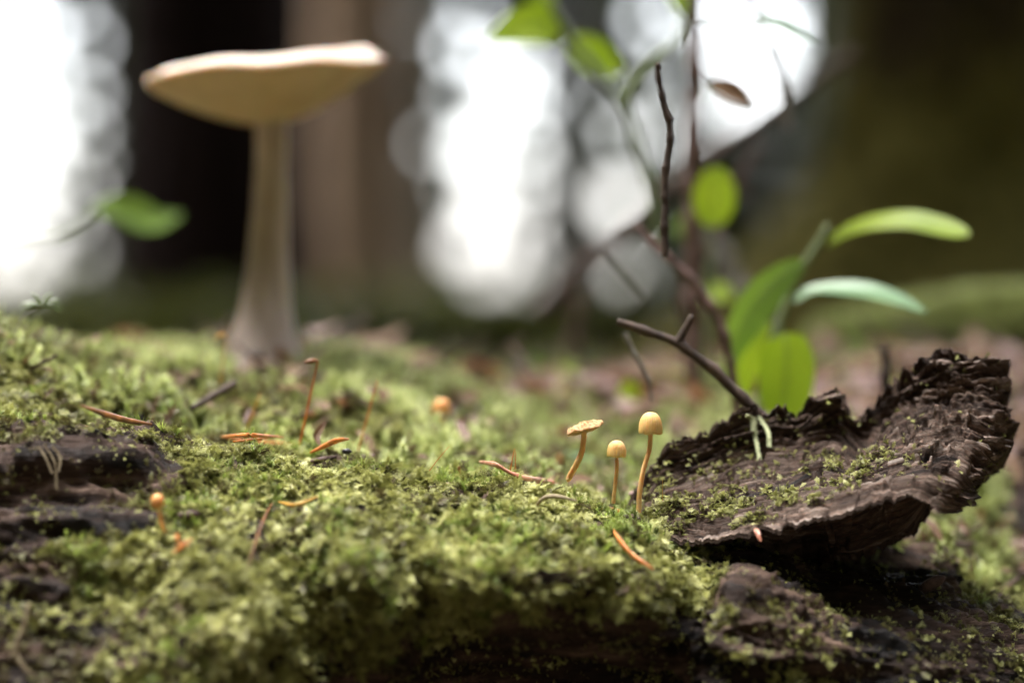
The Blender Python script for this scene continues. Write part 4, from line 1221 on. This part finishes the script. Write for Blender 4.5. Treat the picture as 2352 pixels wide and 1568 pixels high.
rp = thing("low_plant", P(2400, 1200, 0.86), "low blue green leaves beyond the broken end of the slab", "plant")
V, F = tube([PS(2470, 1330, .88), PS(2420, 1180, .87), PS(2370, 1090, .87)], np.array([6, 5, 4]) * px(1, DS(.87)), 20, 8)
mobj("stem", V, F, M['green_stem'], rp)
leaf(rp, "leaf", [(2420, 1150), (2340, 1130), (2270, 1128), (2190, 1140)], 0.84, [10, 46, 54, 42, 8], (0, -0.4, 0.9), 'leaf_gloss', .15)
leaf(rp, "leaf", [(2400, 1090), (2350, 1060), (2300, 1050), (2250, 1058)], 0.87, [10, 60, 66, 46, 8], (0, -0.6, 0.8), 'leaf', .15)
leaf(rp, "leaf", [(2400, 1110), (2340, 1095), (2270, 1100)], 0.87, [10, 40, 40, 8], (0, -0.6, 0.8), 'leaf_mid', .15)
leaf(rp, "leaf", [(2260, 1090), (2235, 1060), (2222, 1020)], 0.87, [8, 30, 30, 6], (0.3, -0.8, 0.4), 'leaf_mid', .15)


def seedling(label, u, v, D, leaves):
    D = surf(u, v)[1] - 0.006
    t = thing("seedling", P(u, v, D), label, "plant", "small seedlings behind the log")
    for (du, dv, L, w, mat, ang) in leaves:
        a = math.radians(ang)
        leaf(t, "leaf", [(u + du, v + dv), (u + du + math.cos(a) * L * .5, v + dv - math.sin(a) * L * .5 - 6), (u + du + math.cos(a) * L, v + dv - math.sin(a) * L)], D, [8, w, w, 6], (0.1, -0.7, 0.7), mat, .15, shift=False)


seedling("bright low leaf at the foot of the large mushroom", 590, 848, 0.80, [(0, 0, 118, 44, 'leaf', 2)])
seedling("small blurred seedling in the tall moss between the large mushroom and the orange toadstool", 975, 865, 0.93, [(0, 0, 50, 44, 'leaf', 60), (-20, 20, 60, 34, 'leaf_mid', 150), (10, 10, 70, 40, 'leaf_mid', 20)])
seedling("blurred green seedling on the forest floor behind the hanging grey twig", 1260, 872, 1.02, [(0, 0, 80, 60, 'leaf', 15), (-10, 5, 70, 40, 'leaf_mid', 120)])
seedling("blurred green seedling on the forest floor behind the tall toadstool", 1440, 960, 1.0, [(0, 0, 90, 40, 'leaf_mid', 20), (10, -20, 70, 50, 'leaf', 100)])
seedling("blurred green seedling behind the slab's low end", 1390, 1080, 0.9, [(0, 0, 110, 40, 'leaf', 10), (0, -10, 130, 16, 'leaf_gloss', 165)])
seedling("blurred pale seedling past the slab under the leafy sprig", 1940, 830, 1.1, [(0, 0, 60, 60, 'leaf_mid', 60), (20, -10, 60, 46, 'leaf_dead', 140)])

# small whorled sprig on the mossy hump
sp = thing("moss_sprig", P(33, 790, 0.765), "tiny star-shaped moss sprig on a curved stem atop the mossy hump", "moss sprig")
V, F = tube([P(33, 795, .765), P(42, 750, .765), P(60, 722, .765), P(95, 702, .765)], np.array([3, 2.5, 2, 2]) * px(1, .765), 24, 7)
mobj("stem", V, F, M['twig_grey'], sp)
for k, a in enumerate([170, 185, 195, 25, 5, -15, 60, 120]):
    a = math.radians(a)
    leaf(sp, "leaf", [(95, 702), (95 + 26 * math.cos(a), 702 - 22 * math.sin(a) - 3), (95 + 50 * math.cos(a), 702 - 38 * math.sin(a) + 4)], 0.765, [3, 8, 6, 2], (0, -0.6, 0.8), 'leaf_mid', .1)

# the spiky dark tuft on the crest
tf = tuft(77, 70, 0.0085, 0.0006, 1.0)
p0, d0 = surf(455, 995)
o = mobj("spiky_tuft", np.concatenate(tf.V) + np.array(P(455, 992, d0 - .006)), tf.F, noise_mat("tuft_dark_green", [(0.3, (0.06, 0.075, 0.02)), (0.7, (0.19, 0.23, 0.06))], 300), None, False)
o["label"] = "dark green spiky tuft of hair-like moss on the crest beside the crossed needles"; o["category"] = "moss tuft"
tf = tuft(78, 30, 0.007, 0.0006, 0.5)
o = mobj("spiky_tuft", np.concatenate(tf.V) + np.array(P(385, 975, d0 - .003)), tf.F, M['leaf_mid'], None, False)
o["label"] = "smaller spiky moss tuft standing next to the dark green spiky one"; o["category"] = "moss tuft"


# hanging lichen frond on the slab rim, rootlets
def hanging(name, label, cat, strands, D, mat, w):
    t = thing(name, P(*strands[0][0], D or 0.72), label, cat)
    for st in strands:
        mb = MB()
        W = [P(u, v, (D if D else slab_depth(u, v) - 0.0025) - 0.0005 * i) for i, (u, v) in enumerate(st)]
        D_ = D or 0.72
        mb.add(*tube(W, np.array([.6, .5, .25]) * px(w, D_) / 2, 20, 6))
        S = spline(np.array([tuple(p) for p in W]), 26)
        r = np.random.default_rng(int(st[0][0]))
        for i in range(1, 26):
            d = S[min(i + 1, 25)] - S[i - 1]; d /= np.linalg.norm(d)
            for sgn in (-1, 1):
                ld = d * 0.8 + np.array([sgn * 0.8, r.uniform(-.6, 0), 0])
                mb.add(*leaf_strip(S[i], ld, np.array([0, -1.0, 0.2]), px(w, D_) * r.uniform(.7, 1.1), px(w, D_) * .5, -.1))
        mb.build("strand", M[mat], t, False)


hanging("lichen_frond", "pale grey-green lichen frond hanging over the rim of the broken slab", "lichen", [[(1734, 957), (1736, 1005), (1747, 1072)], [(1742, 955), (1764, 990), (1766, 1022)], [(1715, 952), (1727, 960), (1730, 985)]], None, 'lichen', 10)
hanging("pale_rootlet", "tangle of pale rootlets hanging over the bare dark wood under the pink needle", "rootlet", [[(100, 1020), (125, 1060), (130, 1120)], [(120, 1022), (138, 1050), (135, 1080)], [(90, 1025), (105, 1050), (120, 1085)]], surf(120, 1050)[1] - 0.002, 'root', 6)
for i, (lab, st) in enumerate([("long pale rootlet curving down the front of the log", [(68, 1385), (55, 1440), (22, 1512)]), ("pale forked rootlet curving below the long one", [(30, 1480), (45, 1520), (75, 1550)])]):
    d = min(surf(*st[0])[1], surf(*st[-1])[1]) - 0.002
    V, F = tube([P(u, v, d) for u, v in st], np.array([5, 6, 3]) * px(1, d), 30, 8, .15, 300)
    o = mobj("rootlet", V, F, M['root']); o["label"] = lab; o["category"] = "rootlet"
V, F = tube([P(1234, 1158, .682), P(1250, 1143, .68), P(1280, 1140, .679), P(1326, 1150, .679)], np.array([4, 4.5, 5, 2]) * px(1, .68), 30, 8, .2, 600)
o = mobj("dry_moss_strand", V, F, M['root']); o["label"] = "curved dry grey moss strand lying below the wrinkled flat-capped toadstool"; o["category"] = "moss strand"
V, F = leaf_mesh([P(735, 1024, .728), P(726, 1000, .73), P(748, 968, .733)], np.array([6, 20, 16, 5]) * px(1, .73), (0.4, -.8, .2), .5)
o = mobj("curled_leaf", V, F, M['leaf_dead']); o["label"] = "small curled brown dead leaf beside the tallest moss stalk"; o["category"] = "leaf"
V, F = leaf_mesh([P(1735, 1213, .677), P(1740, 1226, .675), P(1748, 1243, .674)], np.array([8, 14, 10, 4]) * px(1, .675), (0.2, -.9, .2), .4)
o = mobj("bract", V, F, M['needle_pink']); o["label"] = "tan dry bract clinging to the slab's thin front edge"; o["category"] = "bract"

# ------------------------------------------------------------------ forest floor litter
def litter():
    rng = np.random.default_rng(44)
    kinds = [("dry_leaf_litter", 'leaf_dead', 1500, "brown fallen leaves strewn over the forest floor"), ("green_leaf_litter", 'leaf_mid', 160, "low green leaves scattered over the forest floor"), ("pale_leaf_litter", 'dull', 420, "pinkish grey dead leaves and bark flakes strewn on the forest floor")]
    for name, mat, n, lab in kinds:
        mb = MB()
        y = 0.86 + rng.random(n) ** 1.8 * 3.0
        x = rng.uniform(-0.28, 0.28, n) * y + rng.normal(0, .03, n)
        for i in range(n):
            z = float(ground_z(x[i], y[i])) + rng.uniform(0.002, 0.014)
            a = rng.uniform(0, 2 * np.pi); L = rng.uniform(0.012, 0.035); w = L * rng.uniform(.35, .6)
            d = Vector((math.cos(a), math.sin(a), rng.normal(0, .35)))
            c = Vector((x[i], y[i], z))
            V, F = leaf_mesh([c - d * L / 2, c + Vector((0, 0, rng.uniform(-.2, .3) * L)), c + d * L / 2], np.array([.2, .8, 1, .7, .1]) * w, (rng.normal(0, .4), rng.normal(-.3, .4), 1), rng.uniform(-.3, .5), 7, 4)
            mb.add(V, F)
        mb.build(name, M[mat], None, True, kind="stuff", label=lab, category="leaf litter")


litter()


def undergrowth():
    rng = np.random.default_rng(71)
    n = 42000
    y = 2.6 + rng.random(n) ** 1.4 * 17
    x = rng.uniform(-0.3, 0.3, n) * y
    hmax = 0.03 + 0.045 * sstep(-.4, .5, noise(np.stack([x * 1.2, y * 1.2, 0 * x], -1), 8))
    C = np.stack([x, y, ground_z(x, y) + hmax * rng.random(n)], 1)
    V, F = quads(C, 0.05 + 0.004 * y, rng)
    mobj("undergrowth", V, F, M['shrub'], None, False, kind="stuff", label="low dark green undergrowth covering the forest floor in the distance", category="undergrowth")


def crumbs():
    """brown needles and flakes caught in the tall moss"""
    rng = np.random.default_rng(72)
    pu, pv, D = to_px(LOG)
    dens = sstep(0.74, 0.78, D) * (0.1 + sstep(0.0, .4, fbm(LOG * 28, 2, 201))) * ((pu > -200) & (pu < 2600)) * (1 + 1.0 * sstep(1000, 1400, pu)) + 1e-9
    for name, mat, n, lab in (("moss_flakes", 'leaf_dead', 900, "brown flakes and dead leaf bits caught in the tall moss"), ("pale_flakes", 'dull', 330, "pinkish grey dead leaf scraps lying in the tall moss"), ("moss_sticks", 'chip', 300, "dark splinters and bits of stick lying in the tall moss")):
        p, nn = sample_grid(LOG, LOGN, dens, n, rng)
        mb = MB()
        for i in range(n):
            a = rng.uniform(0, 6.28); d = Vector((math.cos(a), math.sin(a), rng.normal(0, .4)))
            c = Vector(p[i]) + Vector((0, 0, rng.uniform(.002, .006)))
            L = rng.uniform(.004, .013) * (1 + 1.3 * float(sstep(.8, .95, p[i, 1])))
            if mat == 'chip':
                mb.add(*tube([c - d * L, c, c + d * L], [.0004, .0007, .0004], 6, 5))
            else:
                mb.add(*leaf_mesh([c - d * L / 2, c + Vector((0, 0, .15 * L)), c + d * L / 2], np.array([.2, .8, 1, .7, .1]) * L * .45, (rng.normal(0, .4), rng.normal(-.4, .4), 1), rng.uniform(-.3, .5), 6, 4))
        mb.build(name, M[mat], None, True, kind="stuff", label=lab, category="debris")


crumbs()

# mossy log lying behind, to the right
def far_log():
    W = [P(1880, 815, 1.12), P(2080, 790, 1.10), P(2300, 775, 1.08), P(2600, 780, 1.06), P(2900, 800, 1.04)]
    V, F = tube(W, np.array([30, 52, 62, 68, 72]) * px(1, 1.1), 70, 36, 0.22, 18, seed=4)
    o = mobj("mossy_branch", V, F, M['mossy_bark']); o["label"] = "thick mossy branch lying on the ground beyond the broken slab"; o["category"] = "branch"
    rng = np.random.default_rng(8)
    Vn = V.reshape(70, 36, 3); n = 5000
    G = Vn; N_ = grid_normals(G)
    c = np.array([tuple(p) for p in W]).mean(0)
    out = G - G.mean(1, keepdims=True); sgn = np.sign((N_ * out).sum(-1).mean()); N_ = N_ * sgn
    dens = sstep(-0.2, 0.6, N_[..., 2])
    p, nn = sample_grid(G, N_, dens + 1e-9, n, rng)
    X = np.cross(nn, rng.normal(size=nn.shape))
    gn_scatter("branch_moss", p, eulers(X, nn), rng.uniform(.5, 1.1, n), rng.integers(2, 5, n), np.clip(rng.normal(.5, .15, n), 0, 1), FM, kind="stuff", label="olive moss on the thick branch beyond the slab", category="moss")


far_log()

# ------------------------------------------------------------------ trees
def bark_trunk(parent, base, r0, r1, height, mat, lean=(0, 0), seed=0, flare=0.35, name="trunk"):
    nz, k = 90, 64
    z = np.linspace(0, 1, nz) ** 1.5; a = np.linspace(0, 2 * np.pi, k, endpoint=False)
    Z, A = np.meshgrid(z, a, indexing='ij')
    r = r0 + (r1 - r0) * Z + r0 * flare * np.exp(-Z * height / (r0 * 2.2)) * (1 + .35 * np.sin(5 * A + seed))
    q = np.stack([np.cos(A) * 5, np.sin(A) * 5, Z * height * 1.6], -1)
    r = r * (1 + 0.10 * ridged(q, 3, seed))
    V = np.stack([base[0] + lean[0] * Z * height + r * np.cos(A), base[1] + lean[1] * Z * height + r * np.sin(A), base[2] - 0.05 + Z * height], -1)
    return mobj(name, V.reshape(-1, 3), [tuple(f) for f in grid_faces(nz, k, True)], M[mat], parent)


def quads(C, size, rng, flat=0.6):
    """leafy sprays: pointed five-sided faces with random tilt"""
    n = len(C)
    a = rng.normal(size=(n, 3)); a /= np.linalg.norm(a, axis=1)[:, None]
    a[:, 2] *= flat; a /= np.linalg.norm(a, axis=1)[:, None]
    b = np.cross(a, rng.normal(size=(n, 3))); b /= np.linalg.norm(b, axis=1)[:, None]
    s = (size * rng.uniform(.7, 1.3, n))[:, None]
    V = np.stack([C - a * s * .5, C - a * s * .1 + b * s * .42, C + a * s * .35 + b * s * .28, C + a * s * .6, C + a * s * .35 - b * s * .28, C - a * s * .1 - b * s * .42], 1)
    return V.reshape(-1, 3), np.arange(n * 6).reshape(n, 6)


undergrowth()

# the tree trunks behind
def add_tree(label, u0, u1, D, height, mat, seed, crown_n=2500, r_top=.5, group="tree trunks behind the log", lean=(0, 0), v_base=None):
    x = (u0 + u1) / 2
    base = P(x, 730, D); base.z = float(ground_z(base.x, base.y))
    w = px(u1 - u0, D)
    t = thing("forest_tree", base, label, "tree", group)
    bark_trunk(t, base, w / 2, w / 2 * r_top, height, mat, lean, seed, 0.2)
    rng = np.random.default_rng(seed)
    h = rng.uniform(0.42, 1.0, crown_n)
    rad = (1.05 - h) * height * .3 * np.sqrt(rng.random(crown_n)); a = rng.uniform(0, 2 * np.pi, crown_n)
    C = np.stack([base.x + lean[0] * h * height + rad * np.cos(a), base.y + lean[1] * h * height + rad * np.sin(a), base.z + h * height - .12 * rad], 1)
    V, F = quads(C, .45, rng)
    mobj("crown", V, F, M['needles'], t, False)
    return t


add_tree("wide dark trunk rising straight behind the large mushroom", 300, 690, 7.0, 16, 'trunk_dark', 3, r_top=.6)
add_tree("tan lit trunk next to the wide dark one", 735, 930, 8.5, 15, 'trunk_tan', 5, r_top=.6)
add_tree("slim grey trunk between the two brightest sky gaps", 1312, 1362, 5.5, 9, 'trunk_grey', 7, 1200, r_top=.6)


def flared_tree():
    D = 2.3; s = px(1, D)
    base = P(2150, 770, D); base.z = float(ground_z(base.x, base.y))
    t = thing("mossy_tree", base, "big leaning mossy tree with a root flare sweeping out over the ground", "tree")
    zs = np.array([-60, 0, 80, 170, 260, 350, 450, 560, 700, 1000, 2000, 6000.0])     # px above base
    left = np.array([820, 790, 730, 640, 540, 430, 340, 275, 245, 235, 225, 200.0])
    other = np.array([420, 400, 370, 340, 310, 285, 265, 250, 240, 235, 225, 200.0])
    nz, k = 150, 120
    f = np.linspace(0, 1, nz) ** 1.8
    Zp = -60 + f * 6060
    L = np.interp(Zp, zs, left); O = np.interp(Zp, zs, other)
    a = np.linspace(0, 2 * np.pi, k, endpoint=False)
    A = a[None]; Zg = Zp[:, None]
    wl_ = np.clip(-np.cos(A - 0.15), 0, 1) ** 4
    lob = (O[:, None] - 235) * 0.9 * np.clip(np.cos(A + 1.15), 0, 1) ** 3
    r = O[:, None] * (1 - wl_) + L[:, None] * wl_ + lob
    q = np.stack([np.cos(A) * 3 + 0 * Zg, np.sin(A) * 3 + 0 * Zg, Zg / 260 + 0 * A], -1)
    r = r * (1 + .10 * fbm(q, 4, 15))
    V = np.stack([base.x + s * (r * np.cos(A)) + s * 0.03 * Zg, base.y + s * r * np.sin(A), base.z + s * Zg + 0 * A], -1).reshape(-1, 3)
    mobj("trunk", V, [tuple(x) for x in grid_faces(nz, k, True)], M['mossy_bark'], t)
    rng = np.random.default_rng(66)
    n = 1800
    h = rng.uniform(2.6, 6.5, n); rad = 1.6 * np.sqrt(rng.random(n)); a = rng.uniform(0, 2 * np.pi, n)
    V, F = quads(np.stack([base.x + .1 + rad * np.cos(a), base.y + rad * np.sin(a), h], 1), .3, rng)
    mobj("crown", V, F, M['needles'], t, False)


flared_tree()

# far thicket of young conifers; sky shows through the openings between their branches
GAPS = [  # openings (u, v, radius)
    (40, 30, 40), (110, 75, 34), (30, 130, 40), (120, 170, 30), (50, 220, 44), (135, 260, 28), (20, 300, 40), (95, 330, 44), (40, 390, 40), (130, 400, 26),
    (70, 460, 40), (20, 520, 36), (110, 530, 26), (75, 600, 42), (30, 630, 34), (-40, 120, 60), (-50, 300, 60), (-50, 480, 60), (-40, 620, 40),
    (208, 95, 15), (200, 212, 17), (205, 300, 14), (194, 425, 15), (196, 580, 17), (176, 645, 11), (170, 25, 15), (215, 375, 9), (165, 500, 14),
    (1052, 112, 17), (1085, 25, 16), (1048, 215, 10), (1185, 190, 34), (1115, 130, 20), (1215, 120, 13), (1090, 345, 38), (1210, 335, 20), (1195, 420, 26), (1135, 270, 26),
    (1070, 560, 40), (1180, 560, 30), (1110, 670, 40), (1100, 715, 30), (1150, 690, 20), (1110, 470, 34), (1205, 500, 16), (1200, 660, 15), (1160, 620, 24), (1225, 590, 12), (1215, 250, 15), (1040, 430, 10),
    (1490, 45, 19), (1450, 190, 11), (1425, 320, 13), (1515, 305, 26), (1418, 468, 34), (1435, 645, 30), (1370, 705, 12), (1540, 130, 12), (1385, 250, 8),
    (1690, 25, 36), (1700, 120, 34), (1765, 40, 26), (1685, 225, 34), (1790, 95, 19), (1640, 60, 22), (1560, 20, 14), (1730, 190, 26), (1800, 30, 16), (1775, 160, 14), (1640, 290, 14),
    (2352, 20, 22), (2370, 130, 13), (1255, 400, 9), (1265, 200, 9), (930, 60, 7), (985, 330, 7), (1300, 60, 8), (1310, 540, 9),
]


def in_gap(u, v, wob):
    g = np.zeros(len(u), bool)
    for (gu, gv, r) in GAPS:
        g |= np.hypot(u - gu, v - gv) < (r * (0.82 if gu < 250 else 1.1) + 9) * (1 + wob)
    return g


def thicket():
    rng = np.random.default_rng(99)
    D0 = 21.0
    edges = [-900, -300, -120, 120, 330, 560, 800, 1010, 1180, 1340, 1500, 1680, 1900, 2150, 2420, 3000]
    s = px(1, D0)
    labs = "young conifer of the far thicket closing the view between the trunks"
    for i in range(len(edges) - 1):
        u0, u1 = edges[i], edges[i + 1]
        Dt = D0 + rng.uniform(-1.0, 1.0)
        base = P(u0 + 0.06 * (u1 - u0), 730, Dt); base.z = float(ground_z(base.x, base.y))
        t = thing("young_conifer", base, labs, "tree", "far thicket of young conifers")
        bark_trunk(t, base, .025, .01, 7.5, 'trunk_dark', (0, 0), i, .2)
        # visible height band: a close weave of sprays with openings
        step = 10.5
        uu, vv = np.meshgrid(np.arange(u0 - 20, u1 + 20, step), np.arange(-320, 860, step))
        uu = uu.ravel() + rng.uniform(-5, 5, uu.size); vv = vv.ravel() + rng.uniform(-5, 5, vv.size)
        wob = rng.normal(0, .12, len(uu))
        keep = ~in_gap(uu, vv, wob) 
        uu, vv = uu[keep], vv[keep]
        C = Pn(uu, vv, Dt + rng.normal(0, .25, len(uu)))
        ub, vb = np.meshgrid(np.arange(u0 - 20, u1 + 20, 13.0), np.arange(-320, 860, 13.0))
        ub = ub.ravel() + rng.uniform(-6, 6, ub.size); vb = vb.ravel() + rng.uniform(-6, 6, vb.size)
        kb = ~in_gap(ub, vb, rng.normal(0.05, .08, len(ub)))
        C = np.concatenate([C, Pn(ub[kb], vb[kb], Dt + 0.5 + rng.normal(0, .2, kb.sum()))])
        # upper crown, above what the view takes in
        m = 900
        h = rng.uniform(3.3, 8.0, m); rr = (9 - h) * .16
        C2 = np.stack([P((u0 + u1) / 2, 730, Dt).x + rng.uniform(-1, 1, m) * (u1 - u0) * s * .6, base.y + rng.normal(0, .6, m) * rr, h], 1)
        V, F = quads(C, 32 * s, rng, 0.8); V2, F2 = quads(C2, .3, rng)
        mobj("crown", np.concatenate([V, V2]), np.concatenate([F, F2 + len(V)]), M['needles'], t, False)


thicket()

# unseen spruces added around and behind the camera, shading the log from the sides
def ring():
    rng = np.random.default_rng(123)
    tr = None
    first = None
    n = 3600
    h = rng.uniform(0.06, 1, n); rad = (1.04 - h) * 2.6 * np.sqrt(rng.random(n)); a = rng.uniform(0, 2 * np.pi, n)
    V, F = quads(np.stack([rad * np.cos(a), rad * np.sin(a), h * 13 - .15 * rad], 1), .55, rng)
    crown = mesh_data("crown", V, F, M['needles'], False)
    V, F = tube([Vector((0, 0, -.1)), Vector((0.05, 0, 5)), Vector((0, 0.05, 12.5))], [.22, .15, .02], 30, 14, .1, 4)
    trunk = mesh_data("trunk", V, F, M['trunk_dark'], True)
    for k in range(20):
        az = math.radians(44 + k * 272 / 19)         # leaves the view itself open
        R = rng.uniform(6.0, 9.0) if math.cos(az) > -0.2 else rng.uniform(4.8, 7.0)
        x, y = R * math.sin(az), R * math.cos(az) + .7
        t = thing("shade_spruce", (x, y, float(ground_z(x, y))), "unseen dense spruce tree added around the log to shade it", "tree", "unseen spruces added for shade")
        for nm, me in (("trunk", trunk), ("crown", crown)):
            o = bpy.data.objects.new(nm, me); COL.objects.link(o); o.parent = t
            o.rotation_euler = (0, 0, rng.uniform(0, 6.28))


ring()

scatter_moss()
